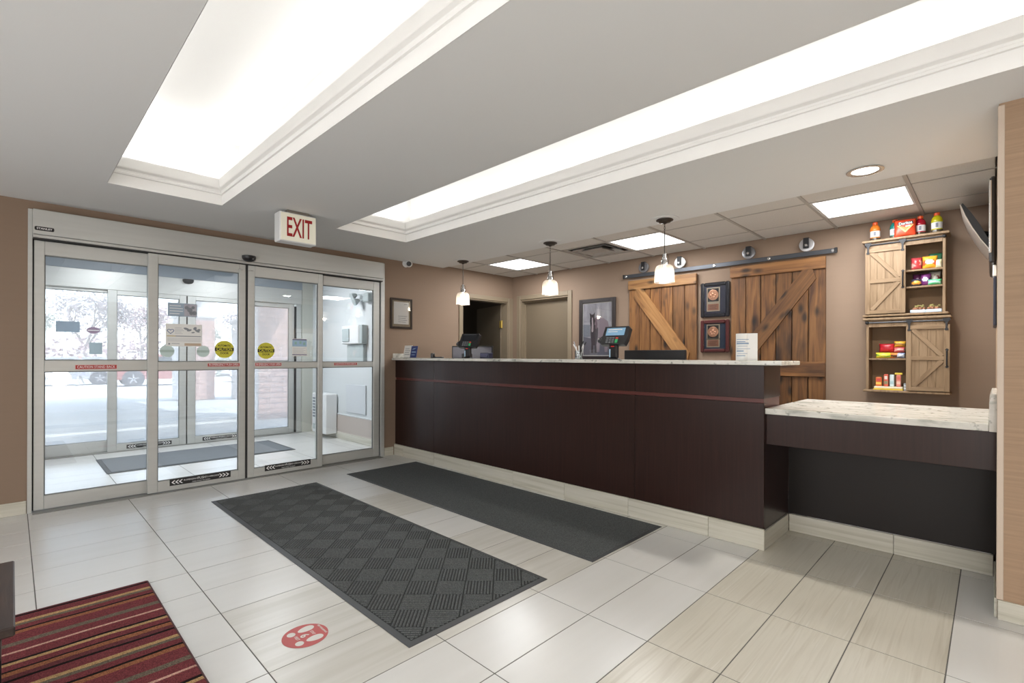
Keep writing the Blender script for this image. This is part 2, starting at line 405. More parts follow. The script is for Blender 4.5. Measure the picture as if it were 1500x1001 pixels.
ON_DOOR = lambda x, y, z: frame((x, y, z), (0, 1, 0), (0, 0, 1))       # facing +X, text runs along +Y
ON_BACK = lambda x, y, z: frame((x, y, z), (1, 0, 0), (0, 0, 1))       # facing -Y, text runs along +X
def lettering(txt, size, M, m, parent, name='lettering', align='CENTER', depth=.0004, width=None, bold=0):
    cu = bpy.data.curves.new('t', 'FONT'); cu.body = txt; cu.size = size; cu.align_x = align; cu.align_y = 'CENTER'; cu.extrude = depth; cu.resolution_u = 2; cu.offset = bold
    ob = bpy.data.objects.new('t', cu); COL.objects.link(ob)
    dg = bpy.context.evaluated_depsgraph_get(); dg.update()
    me = bpy.data.meshes.new_from_object(ob.evaluated_get(dg)); bpy.data.objects.remove(ob); bpy.data.curves.remove(cu)
    if width:
        w = max(v.co.x for v in me.vertices) - min(v.co.x for v in me.vertices)
        k = width / max(w, 1e-6)
        for v in me.vertices: v.co.x *= k
    me.name = name; me.materials.clear(); me.materials.append(m)
    o = bpy.data.objects.new(name, me); COL.objects.link(o); o.parent = parent; o.matrix_local = Matrix.Translation(-ORG[parent]) @ M; ORG[o] = M.translation.copy()
    return o
def disc(mb, r, h, M, n=28, sx=1, mi=0): return mb.prism([(r*sx*math.cos(2*PI*i/n), r*math.sin(2*PI*i/n)) for i in range(n)], h, M, mi)

# ================================================================== THE SETTING
ZC, ZD = 2.41, 2.435           # gypsum ceiling, dropped tile ceiling
XW, YB, XR, YP = -5.29, 5.41, .02, 3.23   # door wall, back wall, right wall face, pillar face
GX, GY, SX, SY = -.1253, .6932, .3097, .6089

# ---- floor with its tiles
fl = struct('floor', MB().box(-8.3, 3.6, -3.6, 5.6, -.12, -.0014), GROUT)
def tile_mesh(name, w, d, m):
    mb = MB(); g = .0046; mb.box(-w/2+g/2, w/2-g/2, -d/2+g/2, d/2-g/2, -.008, 0, .0007)
    o = mb.build(name, m); me = o.data; bpy.data.objects.remove(o); return me
STRIPED = {0, 1, 2, 5, 6, 7, 10, 11}
_tiles = {}
def floor_tile(k, j, x0=None, x1=None, y0=None, y1=None):
    a1 = GX - k*SX; a0 = a1 - SX; b0 = GY + j*SY; b1 = b0 + SY
    a0 = max(a0, x0) if x0 is not None else a0; a1 = min(a1, x1) if x1 is not None else a1
    b0 = max(b0, y0) if y0 is not None else b0; b1 = min(b1, y1) if y1 is not None else b1
    if a1-a0 < .02 or b1-b0 < .02: return
    striped = (k in STRIPED and k <= 2) or (k in (5, 6, 7) and j >= 0) or (k in (10, 11) and j >= 2)
    if k < 0 : striped = False
    key = (round(a1-a0, 3), round(b1-b0, 3), striped, k > 3)
    if key not in _tiles: _tiles[key] = tile_mesh('floor_tile', a1-a0, b1-b0, (TILEF if k > 3 else TILES) if striped else TILEW)
    o = bpy.data.objects.new('floor_tile', _tiles[key]); COL.objects.link(o); o.parent = fl
    o.location = Vector(((a0+a1)/2, (b0+b1)/2, -.008 + random.uniform(-.0004, 0))) - ORG[fl]
for k in range(-2, 17):
    for j in range(-3, 6): floor_tile(k, j, x0=-5.30, y0=-.9, y1=3.84)
for k in range(16, 26):
    for j in range(-2, 5): floor_tile(k, j, x1=-5.30, x0=-8.0, y0=-.2, y1=3.39)

MB().box(-5.29, .02, 3.90, YB, -.001, 0).box(-5.29, 3.45, -3.45, -.95, -.001, 0).box(1.0, 3.45, -.95, YP, -.001, 0).build('floor_covering', TILEW, fl)
# ---- walls
w = MB()
w.box(XW-.12, XW, -3.6, .082, 0, 2.62)                       # left of the sliding door
w.box(XW-.12, XW, .082, 3.171, 2.346, 2.62)
w.box(XW-.12, XW, 3.171, 4.40, 0, 2.62)
w.box(XW-.12, XW, 4.40, 5.31, 2.045, 2.62)
w.box(XW-.12, XW, 5.31, YB+.12, 0, 2.62)
struct('wall_left', w, WALL)
w = MB()
w.box(XW, -5.12, YB, YB+.14, 0, 2.62); w.box(-5.12, -4.205, YB, YB+.14, 2.075, 2.62); w.box(-4.205, .3, YB, YB+.14, 0, 2.62)
struct('wall_back', w, WALL)
struct('wall_right', MB().box(XR, 3.6, YP, YB+.14, 0, 2.62, .004), WALLW)
struct('wall_front', MB().box(XW-.12, 3.6, -3.6, -3.45, 0, 2.62), WALLW)
struct('wall_side', MB().box(3.45, 3.6, -3.45, YP, 0, 2.62), WALLW)

# skirting tiles
def skirting(name, runs, h=.1, t=.011, piece=.61):
    """runs = [(x0,y0,x1,y1, nx,ny)] along a wall whose outward normal is n"""
    root = None; n = 0
    for (x0, y0, x1, y1, nx, ny) in runs:
        L = math.hypot(x1-x0, y1-y0); k = max(1, round(L/piece)); ux, uy = (x1-x0)/L, (y1-y0)/L
        for i in range(k):
            a, b = L*i/k+.001, L*(i+1)/k-.001
            xa, ya, xb, yb = x0+ux*a, y0+uy*a, x0+ux*b, y0+uy*b
            mb = MB().box(min(xa, xb, xa+nx*t, xb+nx*t), max(xa, xb, xa+nx*t, xb+nx*t), min(ya, yb, ya+ny*t, yb+ny*t), max(ya, yb, ya+ny*t, yb+ny*t), .001, h, .0015)
            if root is None: root = struct(name, mb, TILEK)
            else: mb.build('skirting_tile', TILEK, root)
skirting('baseboard_left', [(XW, -.9, XW, .079, 1, 0), (XW, 3.174, XW, 3.30, 1, 0)])
skirting('baseboard_right', [(XR, YP, 1.3, YP, 0, -1), (XR, 3.24, XR, 3.82, -1, 0)], .092)
MB().box(XR-.004, XR+.02, YP-.004, YP+.02, .093, 2.40, .002).build('corner_guard', mat('beige_corner_guard', (.55, .45, .36), .5), bpy.data.objects['wall_right'])

# ---- gypsum ceiling with two long tray recesses
xs = [XW-.12, -4.376, -4.36, 1.3, 3.6]
c = MB()
def slab(x0, x1, y0, y1): c.box(x0, x1, y0, y1, ZC, ZC+.03)
slab(XW-.12, 3.6, -3.6, .455); slab(XW-.12, -4.36, .455, 1.161); slab(1.3, 3.6, .455, 1.161)
slab(XW-.12, 3.6, 1.161, 2.111); slab(XW-.12, -4.376, 2.111, 2.877); slab(1.3, 3.6, 2.111, 2.877); slab(XW-.12, 3.6, 2.877, 4.06)
ceil = struct('ceiling', c, CEIL)
PROF = [(.002, ZC-.001), (.002, 2.488), (.012, 2.491), (.014, 2.503), (.008, 2.510), (.008, 2.522), (.024, 2.534), (.026, 2.541), (.028, 2.592), (.028, 2.606), (-.012, 2.606), (-.012, 2.606)]
for n, (x0, x1, y0, y1) in enumerate(COVES):
    m = MB(); rings = []
    for (d, z) in PROF[:-1]:
        rings.append([m.bm.verts.new(p) for p in ((x0+d, y0+d, z), (x1-d, y0+d, z), (x1-d, y1-d, z), (x0+d, y1-d, z))])
    for A, B in zip(rings, rings[1:]):
        for i in range(4): m.bm.faces.new((A[i], A[(i+1) % 4], B[(i+1) % 4], B[i]))
    tr = struct('trim_%d' % (n+1), m, WHITE)
    # ledge, recess walls and lid above
    r = .17; m = MB()
    m.box(x0-r, x1+r, y0-r, y0-.012, 2.590, 2.605); m.box(x0-r, x1+r, y1+.012, y1+r, 2.590, 2.605)
    m.box(x0-r, x0-.012, y0-.012, y1+.012, 2.590, 2.605); m.box(x1+.012, x1+r, y0-.012, y1+.012, 2.590, 2.605)
    m.box(x0-r-.02, x1+r+.02, y0-r-.02, y0-r, 2.58, 2.98); m.box(x0-r-.02, x1+r+.02, y1+r, y1+r+.02, 2.58, 2.98)
    m.box(x0-r-.02, x0-r, y0-r, y1+r, 2.58, 2.98); m.box(x1+r, x1+r+.02, y0-r, y1+r, 2.58, 2.98)
    m.box(x0-r-.02, x1+r+.02, y0-r-.02, y1+r+.02, 2.98, 3.0)
    m.build('cove_recess', WHITE, tr)

# ---- dropped tile ceiling over the reception desk
gx = [-.42 - .6243*i for i in range(-1, 9)]                    # grid lines along Y
gx = [.02] + [x for x in gx if -5.29 < x < .02] + [-5.29]
gy = [4.065, 4.40, 5.0, YB]
LIGHTS = {(-.42, 1), (-2.293, 1), (-4.166, 1)}; VENTX = -2.917
dc = struct('ceiling_2', MB().box(-5.29, .02, 4.06, YB, ZD+.16, ZD+.18), CTILE)
for a, b in zip(gx, gx[1:]):
    for q in range(3):
        y0, y1 = gy[q], gy[q+1]
        if q == 1 and (min(abs(a-p[0]) for p in LIGHTS) < .02 or abs(a-VENTX) < .02): continue
        MB().box(b+.009, a-.009, y0+.009, y1-.009, ZD+.002, ZD+.016, .002).build('ceiling_tile', CTILE, dc)
for x in gx[1:-1]: MB().box(x-.0115, x+.0115, 4.065, YB, ZD-.006, ZD+.012).build('grid_bar', GRID, dc)
for y in gy[1:3]: MB().box(-5.29, .02, y-.008, y+.008, ZD-.001, ZD+.012).build('grid_bar', GRID, dc)
MB().box(-5.29, .02, 4.045, 4.066, ZC+.001, ZD+.17).build('drop_edge', CEIL, dc)

# ---- roof, outer masonry, hidden rooms
struct('roof', MB().box(-8.4, 3.8, -6, 9, 3.2, 3.4), CONC)
struct('wall_facade', MB().box(-8.02, -7.84, -6, -.2, -.1, 3.2).box(-8.02, -7.84, 3.23, 9, -.1, 3.2), VGREEN)
struct('wall_lintel', MB().box(-8.02, -7.84, -.2, 3.23, 2.262, 3.2), mat('lintel_grey_blue', (.27, .31, .35), .7))
v = MB(); v.box(-7.84, XW-.12, 3.40, 3.5, 0, 2.62)
vw = struct('wall_vestibule', v, VWALL)
MB().box(-7.84, XW-.12, 3.385, 3.40, .1, .352).build('wainscot_panel', VWAIN, vw)
MB().box(-7.84, XW-.12, 3.38, 3.40, .352, .372, .004).build('chair_rail', VWALL, vw)
MB().box(-7.84, XW-.12, 3.378, 3.40, .001, .1, .003).build('skirting', TILEK, vw)
struct('wall_vestibule_left', MB().box(-7.84, XW-.12, -.35, -.2, 0, 2.62), VWALL)
struct('ceiling_3', MB().box(-7.84, XW-.12, -.35, 3.5, 2.50, 2.56), mat('vestibule_ceiling', (.50, .53, .56), .8))
o = MB(); o.box(-8.0, XW-.12, 3.52, 3.60, 0, 2.62); o.box(-8.0, XW-.12, 6.0, 6.1, 0, 2.62); o.box(-8.0, -7.9, 3.5, 6.1, 0, 2.62); o.box(-8.0, XW-.12, 3.5, 6.1, 2.35, 2.4); o.box(-8.0, XW-.12, 3.5, 6.1, -.1, 0)
struct('wall_office', o, DARKW)

# ---- outside ground
g = MB()
for (xa, za, xb, zb) in ((-8.02, -.015, -13, -.03), ):
    g.quad((xa, -40, za), (xa, 60, za), (xb, 60, zb), (xb, -40, zb))
struct('pavement', g, CONC)
g = MB(); g.quad((-13.02, -40, -.12), (-13.02, 60, -.12), (-80, 60, -1.1), (-80, -40, -1.1))
struct('ground', g, ASPH)
kb = MB()
struct('curb', MB().box(-13.2, -12.95, -40, 60, -.14, -.028, .02), mat('curb_concrete', (.36, .355, .34), .9))
def brick_column(x, y, w_, zb, zs, zt, label):
    t = thing('brick_column', (x, y, zb), label, 'column', 'columns of the entrance canopy')
    MB().box(x-w_/2, x+w_/2, y-w_/2, y+w_/2, zb, zs-.05).build('column_core', STONE, t)
    # courses of brick, each brick its own block, joined: too many and too small to pick apart
    mb = MB(); mp = MB(); h = .105; n = int((zs-.05-zb)/h); bl = .3
    for r in range(n):
        z0 = zb + r*h; off = (r % 2)*bl/2
        for side in range(2):
            a = -w_/2 - off
            while a < w_/2 - .02:
                s0, s1 = max(a, -w_/2), min(a+bl-.012, w_/2)
                if s1 - s0 > .03:
                    if side == 0: mp.box(x+s0, x+s1, y-w_/2-.02, y-w_/2, z0+.006, z0+h-.006)
                    else: mb.box(x+w_/2, x+w_/2+.02, y+s0, y+s1, z0+.006, z0+h-.006)
                a += bl
    tag(mb.build('bricks', BRICK, t), kind='stuff'); tag(mp.build('pale_bricks', BRICKP, t), kind='stuff')
    MB().box(x-w_/2-.06, x+w_/2+.06, y-w_/2-.06, y+w_/2+.06, zs-.05, zs+.05, .02).build('stone_cap', STONE, t)
    if zt > zs: MB().box(x-w_/2*.78, x+w_/2*.78, y-w_/2*.78, y+w_/2*.78, zs+.05, zt).build('column_shaft', STONE, t)
    return t
brick_column(-10.55, 3.75, .82, -.03, 3.55, 3.6, 'nearest pink brick canopy column beyond the right glass of the door')
brick_column(-18.4, 4.1, .95, -.18, 2.45, 3.6, 'brick canopy column with stone cap behind the posters on the glass')
brick_column(-17.6, 5.6, .95, -.18, 2.35, 3.6, 'farther pale canopy column right of the yellow round caution decal')
struct('roof_canopy', MB().box(-20, -8.6, -4.6, 4.6, 3.6, 4.1), WHITE)

# ================================================================== SLIDING DOORS
def leaf(parent, name, xc, y0, y1, zt, stile, glassy, rail_b, rail_t, mid0, mid1, g0, g1, th=.045, gm=GLASS, back=None):
    """one framed glass leaf in a plane of constant x"""
    f = MB(); xa, xb = xc-th/2, xc+th/2
    f.box(xa, xb, y0, g0, .012, zt, .003)
    root = tag(f.build(name, ALU, parent))
    MB().box(xa, xb, g1, y1, .012, zt, .003).build('stile', ALU, root)
    MB().box(xa, xb, g0, g1, .012, rail_b, .003).build('bottom_rail', ALU, root)
    MB().box(xa+.001, xb-.001, g0, g1, mid0, mid1, .003).build('middle_rail', ALU, root)
    MB().box(xa, xb, g0, g1, rail_t, zt, .003).build('top_rail', ALU, root)
    for z0, z1 in ((rail_b, mid0), (mid1, rail_t)):
        MB().box(xc-.0005, xc+.0005, g0, g1, z0, z1).build('glass_pane', gm, root)
    gk = MB()                                                        # dark glazing gasket round both panes
    for z0, z1 in ((rail_b, mid0), (mid1, rail_t)):
        q = .006
        for (a, b_, c_, d_) in ((g0, g0+q, z0, z1), (g1-q, g1, z0, z1), (g0, g1, z0, z0+q), (g0, g1, z1-q, z1)): gk.box(xc-.008, xc+.008, a, b_, c_, d_)
    gk.build('glazing_gasket', mat('grey_gasket', (.20, .21, .21), .6), root)
    return root
def caution_label(root, x, y0, y1, z, txt, h=.034):
    MB().box(x, x+.0006, y0, y1, z-h/2, z+h/2).build('red_label', mat('label_pink_white', (.66, .50, .48), .6), root)
    m = MB(); m.box(x+.0006, x+.001, y0+.004, y1-.004, z-h/2+.004, z+h/2-.004); m.build('label_field', RED, root)
    lettering(txt, .03, ON_DOOR(x+.0012, (y0+y1)/2, z), WINK, root, width=(y1-y0)*.9)
def arrow_label(root, x, y0, y1, z, h=.058):
    MB().box(x, x+.0006, y0, y1, z-h/2, z+h/2).build('black_label', INKD, root)
    m = MB(); L = y1-y0
    for k in range(3):
        for s in (-1, 1):
            yc = (y0+y1)/2 + s*(L/2-.03-.028*k); a = .017
            M = ON_DOOR(x+.0008, yc, z)
            m.prism([(s*a, 0), (-s*a*.2, a), (-s*a*.9, a), (s*a*.25, 0), (-s*a*.9, -a), (-s*a*.2, -a)], .0003, M)
    m.build('arrow_marks', WINK, root)
    lettering('IN EMERGENCY', .02, ON_DOOR(x+.0008, (y0+y1)/2-L*.17, z+.006), WINK, root, width=L*.22)
    lettering('PUSH', .032, ON_DOOR(x+.0008, (y0+y1)/2+.004, z+.006), WINK, root, width=L*.13)
    lettering('TO OPEN DOOR', .02, ON_DOOR(x+.0008, (y0+y1)/2+L*.19, z+.006), WINK, root, width=L*.22)
    lettering('THEN PUSH TO RESET', .012, ON_DOOR(x+.0008, (y0+y1)/2, z-.019), WINK, root, width=L*.3)
def caution_disc(root, x, y, z, r, m, ink, faded=False):
    d = MB(); disc(d, r, .0006, ON_DOOR(x, y, z), 32); d.build('caution_decal', m, root)
    b = MB().box(x+.0007, x+.001, y-r*.97, y+r*.97, z-r*.2, z+r*.2); b.build('decal_band', ink, root)
    if not faded:
        lettering('CAUTION', r*.5, ON_DOOR(x+.0014, y, z), m, root, width=r*1.62, bold=.0012)
        lettering('AUTOMATIC', r*.3, ON_DOOR(x+.0008, y, z+r*.42), ink, root, width=r*1.35, bold=.0006)
        lettering('DOOR', r*.34, ON_DOOR(x+.0008, y, z-r*.45), ink, root, width=r*.85, bold=.0006)

# ---- inner doors: fixed leaf, two sliding leaves, fixed leaf
d1 = thing('door_1', (XW, 1.62, 0), 'satin aluminium automatic sliding glass door across the lobby entrance', 'door', None, 'structure')
MB().box(XW-.10, XW+.012, .082, .108, .0, 2.345, .002).build('jamb', ALU, d1)
MB().box(XW-.10, XW+.012, 3.121, 3.171, .0, 2.345, .002).build('jamb', ALU, d1)
MB().box(XW-.06, XW-.02, .1035, .1165, .012, 2.15).build('jamb_gap', ALUD, d1)
MB().box(XW-.06, XW-.02, 3.1045, 3.123, .012, 2.15).build('jamb_gap', ALUD, d1)
hd = MB().box(XW-.10, XW+.075, .108, 3.121, 2.146, 2.337, .004).build('header', ALU, d1)
MB().box(XW-.06, XW+.062, .109, 3.120, 2.122, 2.145, .003).build('track_cover', ALU, hd)
MB().box(XW-.05, XW+.055, .110, 3.118, 2.114, 2.1215).build('track_slot', ALUD, hd)
# maker's plate on the header
MB().prism([(x_*.055+ (.0), y_*.015) for x_, y_ in [(-1,-.5),(-.9,-1),(.9,-1),(1,-.5),(1,.5),(.9,1),(-.9,1),(-1,.5)]], .002, ON_DOOR(XW+.0751, .172, 2.190)).build('maker_plate', INKD, hd)
lettering('STANLEY', .019, ON_DOOR(XW+.0775, .172, 2.190), WINK, hd, width=.088, bold=.0003)
# motion sensor: dark dome under the header's middle
m = MB(); m.lathe([(.062, 0), (.062, .018), (.058, .03), (.045, .045), (.025, .054), (.001, .057)], (0, 0, 0), 24, 'z', T((XW+.085, 1.622, 2.195)) @ Matrix.Rotation(PI, 4, 'X'))
sn = m.build('motion_sensor', BLACK, d1, smooth='auto')
MB().box(XW+.130, XW+.139, 1.628, 1.648, 2.160, 2.170, .002).build('sensor_window', STEEL, sn)
MB().box(XW-.06, XW+.08, .11, 3.12, .0005, .006, .001).build('threshold', mat('dull_threshold', (.30, .30, .28), .5, .3), d1)
A = leaf(d1, 'fixed_leaf', XW-.02, .116, .87, 2.11, .065, 0, .118, 2.002, 1.088, 1.177, .176, .835)
Dl = leaf(d1, 'fixed_leaf', XW-.02, 2.34, 3.105, 2.11, .065, 0, .114, 2.005, 1.092, 1.152, 2.405, 3.028)
B = leaf(d1, 'sliding_leaf', XW+.032, .826, 1.603, 2.111, .066, 0, .105, 2.025, 1.087, 1.163, .897, 1.545)
Cl = leaf(d1, 'sliding_leaf', XW+.032, 1.626, 2.380, 2.111, .062, 0, .095, 2.005, 1.092, 1.155, 1.686, 2.328)
MB().box(XW+.01, XW+.05, 1.604, 1.625, .014, 2.11).build('meeting_seal', ALUD, d1)
for lf, yh in ((B, 1.565), (Cl, 1.655)): MB().box(XW+.055, XW+.060, yh-.028, yh+.012, 2.055, 2.062, .001).build('door_guide', STEEL, lf)
caution_label(A, XW+.0035, .354, .622, 1.122, 'CAUTION STAND BACK', .040)
caution_label(Dl, XW+.0035, 2.532, 2.815, 1.128, 'CAUTION STAND BACK', .034)
caution_label(B, XW+.0555, 1.276, 1.553, 1.131, 'IN EMERGENCY PUSH OPEN', .036)
caution_label(Cl, XW+.0555, 1.690, 1.945, 1.131, 'IN EMERGENCY PUSH OPEN', .036)
arrow_label(B, XW+.0555, .985, 1.475, .082)
arrow_label(Cl, XW+.0555, 1.785, 2.25, .082)
caution_disc(B, XW+.034, 1.424, 1.279, .083, YEL, INKD)
caution_disc(Cl, XW+.034, 1.801, 1.270, .082, YEL, INKD)
# paper notices taped to the glass of the sliding leaves
p = MB().box(XW+.034, XW+.035, .971, 1.197, 1.573, 1.694).build('notice_poster', mat('slate_blue_poster', (.34, .43, .53), .6)); tag(p, 'slate blue notice with a photograph, taped to the glass above the white notice', 'poster')
MB().box(XW+.035, XW+.0354, 1.095, 1.192, 1.578, 1.689).build('photo_print', PHOTO, p)
m = MB()
for i, (a, b) in enumerate(((.985, 1.07), (.985, 1.085), (.985, 1.085), (.985, 1.06))): m.box(XW+.035, XW+.0354, a, b, 1.665-i*.024, 1.671-i*.024)
m.build('text_lines', WINK, p)
m = MB()
for (yy, zz, r) in ((1.115, 1.655, .016), (1.14, 1.635, .022), (1.165, 1.66, .014), (1.15, 1.605, .016), (1.175, 1.61, .02)): disc(m, r, .0003, ON_DOOR(XW+.0355, yy, zz), 14)
m.build('photo_figures', INK, p)
p = MB().box(XW+.036, XW+.037, .956, 1.236, 1.302, 1.504).build('notice_poster', PAPER); tag(p, 'white printed notice with a heart mark and handshake pictures on the glass', 'poster')
m = MB()                                                             # heart outline
hp = [(.022*math.sin(t)**3*1.0, .0018*(10*math.cos(t)-4*math.cos(2*t)-1.6*math.cos(3*t)-.6*math.cos(4*t))) for t in [2*PI*i/28 for i in range(28)]]
m.tube([(XW+.0375, .992+a*1.1, 1.437+b_) for a, b_ in hp], .0025, 5, closed=True); m.build('heart_mark', mat('blue_heart', (.04, .10, .28), .6), p)
m = MB()
for i in range(5): m.box(XW+.037, XW+.0374, 1.024, 1.075+.01*(i % 3), 1.468-i*.013, 1.472-i*.013)
for i in range(3): m.box(XW+.037, XW+.0374, .968, 1.225, 1.372-i*.012, 1.3755-i*.012)
m.box(XW+.037, XW+.0374, 1.0, 1.06, 1.322, 1.330); m.build('text_lines', mat('soft_grey_print', (.50, .51, .53), .7), p)
m = MB()
for (yy, zz, rx, rz, an) in ((1.112, 1.462, .022, .010, -.3), (1.135, 1.450, .02, .009, .3), (1.180, 1.468, .016, .012, .8), (1.198, 1.446, .022, .011, -.5), (1.165, 1.430, .014, .006, .2), (1.212, 1.456, .012, .009, 0)):
    disc(m, rz, .0004, ON_DOOR(XW+.037, yy, zz) @ Matrix.Rotation(an, 4, 'Z'), 12, rx/rz)
m.build('hand_pictures', INK, p)
m = MB().box(XW+.037, XW+.0374, .964, 1.03, 1.391, 1.398); m.build('gold_heading', mat('ochre_print', (.50, .40, .16), .7), p)
MB().box(XW+.037, XW+.0374, 1.03, 1.228, 1.391, 1.398).build('dark_heading', INK, p)
MB().box(XW+.037, XW+.0374, 1.098, 1.228, 1.308, 1.331).build('tan_strip', mat('tan_print', (.52, .40, .30), .7), p)
disc(MB(), .008, .0004, ON_DOOR(XW+.037, .982, 1.323), 10).build('logo_spot', INK, p)
p = MB().box(XW+.034, XW+.035, 2.058, 2.216, 1.216, 1.402).build('notice_poster', PAPER); tag(p, 'small white notice with a blue picture strip on the right sliding glass', 'poster')
m = MB().box(XW+.035, XW+.0354, 2.061, 2.213, 1.318, 1.398); m.build('picture_strip', SKYB, p)
for (a, b_) in ((1.385, 1.398), (1.226, 1.236)): MB().box(XW+.0355, XW+.0358, 2.061, 2.213, a, b_).build('dark_strip', mat('violet_grey_print', (.22, .20, .30), .7), p)
m = MB()
for i in range(5): m.box(XW+.035, XW+.0354, 2.07, 2.20-.02*(i % 2), 1.300-i*.013, 1.304-i*.013)
m.build('text_lines', mat('soft_grey_print', (.5, .5, .5)), p)
for (a, b_) in ((2.085, 1.352), (2.135, 1.36), (2.175, 1.347)): MB().box(XW+.0355, XW+.0357, a, a+.022, b_-.012, b_+.016).build('picture_shape', mat('green_print', (.30, .50, .45)), p)

# ---- outer doors of the vestibule
XO = -7.9
d2 = thing('door_2', (XO, 1.67, 0), 'grey outer sliding glass door at the far side of the entrance vestibule', 'door', None, 'structure')
MB().box(XO-.06, XO+.05, -.19, 3.229, 2.035, 2.27, .004).build('header', ALU, d2)
MB().box(XO-.06, XO+.03, 3.15, 3.229, 0, 2.06, .003).build('jamb', ALU, d2)
MB().box(XO-.06, XO+.03, -.19, -.12, 0, 2.06, .003).build('jamb', ALU, d2)
MB().box(XO+.0, XO+.03, 3.128, 3.15, .01, 2.0).build('jamb_gap', ALUD, d2)
m = MB(); m.lathe([(.066, 0), (.066, .02), (.06, .035), (.042, .052), (.001, .06)], (0, 0, 0), 20, 'z', T((XO+.06, 1.68, 2.255)) @ Matrix.Rotation(PI, 4, 'X'))
m.build('motion_sensor', BLACK, d2, smooth='auto')
leaf(d2, 'fixed_leaf', XO-.02, -.12, .90, 2.04, .07, 0, .15, 2.00, 1.05, 1.14, -.05, .84, gm=GLASSO)
oB = leaf(d2, 'sliding_leaf', XO+.02, .83, 1.664, 2.04, .09, 0, .10, 1.98, 1.05, 1.14, .92, 1.584, gm=GLASSO)
oC = leaf(d2, 'sliding_leaf', XO+.02, 1.678, 2.46, 2.04, .09, 0, .10, 1.98, 1.05, 1.14, 1.772, 2.37, gm=GLASSO)
leaf(d2, 'fixed_leaf', XO-.02, 2.40, 3.128, 2.04, .07, 0, .10, 1.97, 1.05, 1.14, 2.46, 3.045, gm=GLASSO)
MB().box(XO+.0, XO+.035, 1.664, 1.678, .014, 2.03).build('meeting_seal', ALUD, d2)
MB().box(XO-.06, XO+.06, -.19, 3.229, .0006, .0118, .002).build('threshold', MATS['dull_threshold'], d2)
arrow_label(oB, XO+.0435, 1.02, 1.50, .055, .05); arrow_label(oC, XO+.0435, 1.86, 2.33, .055, .05)
GREENB = mat('decal_back_green', (.33, .37, .33), .7); GREENI = mat('decal_back_ink', (.22, .26, .22), .7)
caution_disc(oB, XO+.022, 1.450, 1.277, .082, GREENB, GREENI, True); caution_disc(oC, XO+.022, 1.868, 1.277, .08, GREENB, GREENI, True)
fx = [o for o in d2.children if o.name.startswith('fixed_leaf')][0]
MB().box(XO-.018, XO-.0172, .361, .574, 1.496, 1.625).build('hours_decal', mat('blue_grey_decal', (.24, .31, .38), .7), fx)
disc(MB(), .041, .0006, ON_DOOR(XO-.018, .70, 1.526), 26, 1.58).build('oval_decal', mat('plum_decal', (.24, .17, .25), .6), fx)
MB().box(XO-.017, XO-.0165, .645, .755, 1.520, 1.530).build('oval_stripe', PAPER, fx)
MB().box(XO-.018, XO-.0172, .662, .785, 1.232, 1.374).build('square_decal', mat('blue_grey_square_decal', (.30, .38, .42), .7), fx)

# ---- vestibule furnishings
for (yy, pos) in ((.9, 'nearer the left wall'), (2.3, 'nearer the right wall')):  # panels hidden by the header, added to brighten the dark vestibule
    t = thing('ceiling_light_panel', (-6.5, yy, 2.5), 'unseen light panel added to brighten the vestibule, ' + pos, 'ceiling light')
    m = MB(); m.box(-6.82, -6.18, yy-.32, yy-.30, 2.485, 2.499).box(-6.82, -6.18, yy+.30, yy+.32, 2.485, 2.499).box(-6.82, -6.80, yy-.30, yy+.30, 2.485, 2.499).box(-6.20, -6.18, yy-.30, yy+.30, 2.485, 2.499); m.build('panel_frame', WPLAS, t)
    MB().box(-6.80, -6.20, yy-.30, yy+.30, 2.490, 2.498).build('diffuser', DIFFUSER, t)
    area('added_vestibule_fill', (-6.5, yy, 2.48), .58, .58, 28, (.96, .98, 1))
m = thing('floor_mat', (-6.9, 1.6, 0), 'grey rubber-edged mat on the vestibule tiles between the two glass doors', 'mat')
MB().box(-7.42, -6.46, .68, 2.58, .0005, .006, .002).build('rubber_border', RUBBER, m)
MB().box(-7.38, -6.50, .72, 2.54, .006, .010, .002).build('carpet', mat('faded_grey_carpet', (.17, .185, .20), .95), m)
h = thing('wall_heater', (-6.94, 3.3, .09), 'white cabinet heater on the vestibule wall beyond the door', 'heater')
MB().box(-7.40, -6.94, 3.20, 3.379, .07, .66, .012).build('heater_case', WPLAS, h)
m = MB()
for i in range(7): m.box(-7.36, -7.10, 3.192, 3.20, .30+i*.045, .325+i*.045, .002)
m.build('vent_grille', INK, h); MB().box(-7.36, -7.10, 3.193, 3.20, .12, .20, .002).build('service_panel', GPLAS, h)
h = thing('sanitizer_dispenser', (-6.4, 3.38, 1.37), 'grey-white boxed dispenser on the white vestibule wall', 'dispenser')
MB().box(-6.66, -6.16, 3.30, 3.40, 1.385, 1.645, .012).build('dispenser_case', WPLAS, h)
MB().box(-6.62, -6.42, 3.288, 3.30, 1.42, 1.60, .006).build('dispenser_window', mat('clear_grey_window', (.35, .41, .42), .15), h)
MB().box(-6.16, -6.09, 3.31, 3.40, 1.385, 1.645, .006).build('dispenser_side', GPLAS, h)
MB().box(-6.58, -6.12, 3.345, 3.40, 1.14, 1.380, .008).build('drip_chute', GPLAS, h)
h = thing('emergency_light', (-6.05, 3.38, 1.95), 'grey twin-lamp emergency light high on the vestibule wall', 'lamp')
MB().box(-6.10, -5.96, 3.33, 3.40, 1.95, 2.07, .01).build('battery_box', GPLAS, h)
for (xx, zz) in ((-6.23, 1.99), (-6.30, 2.07)):
    MB().lathe([(.02, 0), (.045, .05), (.05, .08), (.046, .085)], (0, 0, 0), 16, 'z', T((xx, 3.34, zz)) @ Matrix.Rotation(PI*.65, 4, 'X')).tube([(-.02, .0, 0), (.12, .02, -.01)], .008, 6, T((xx, 3.34, zz))).build('lamp_head', GPLAS, h, smooth='auto')
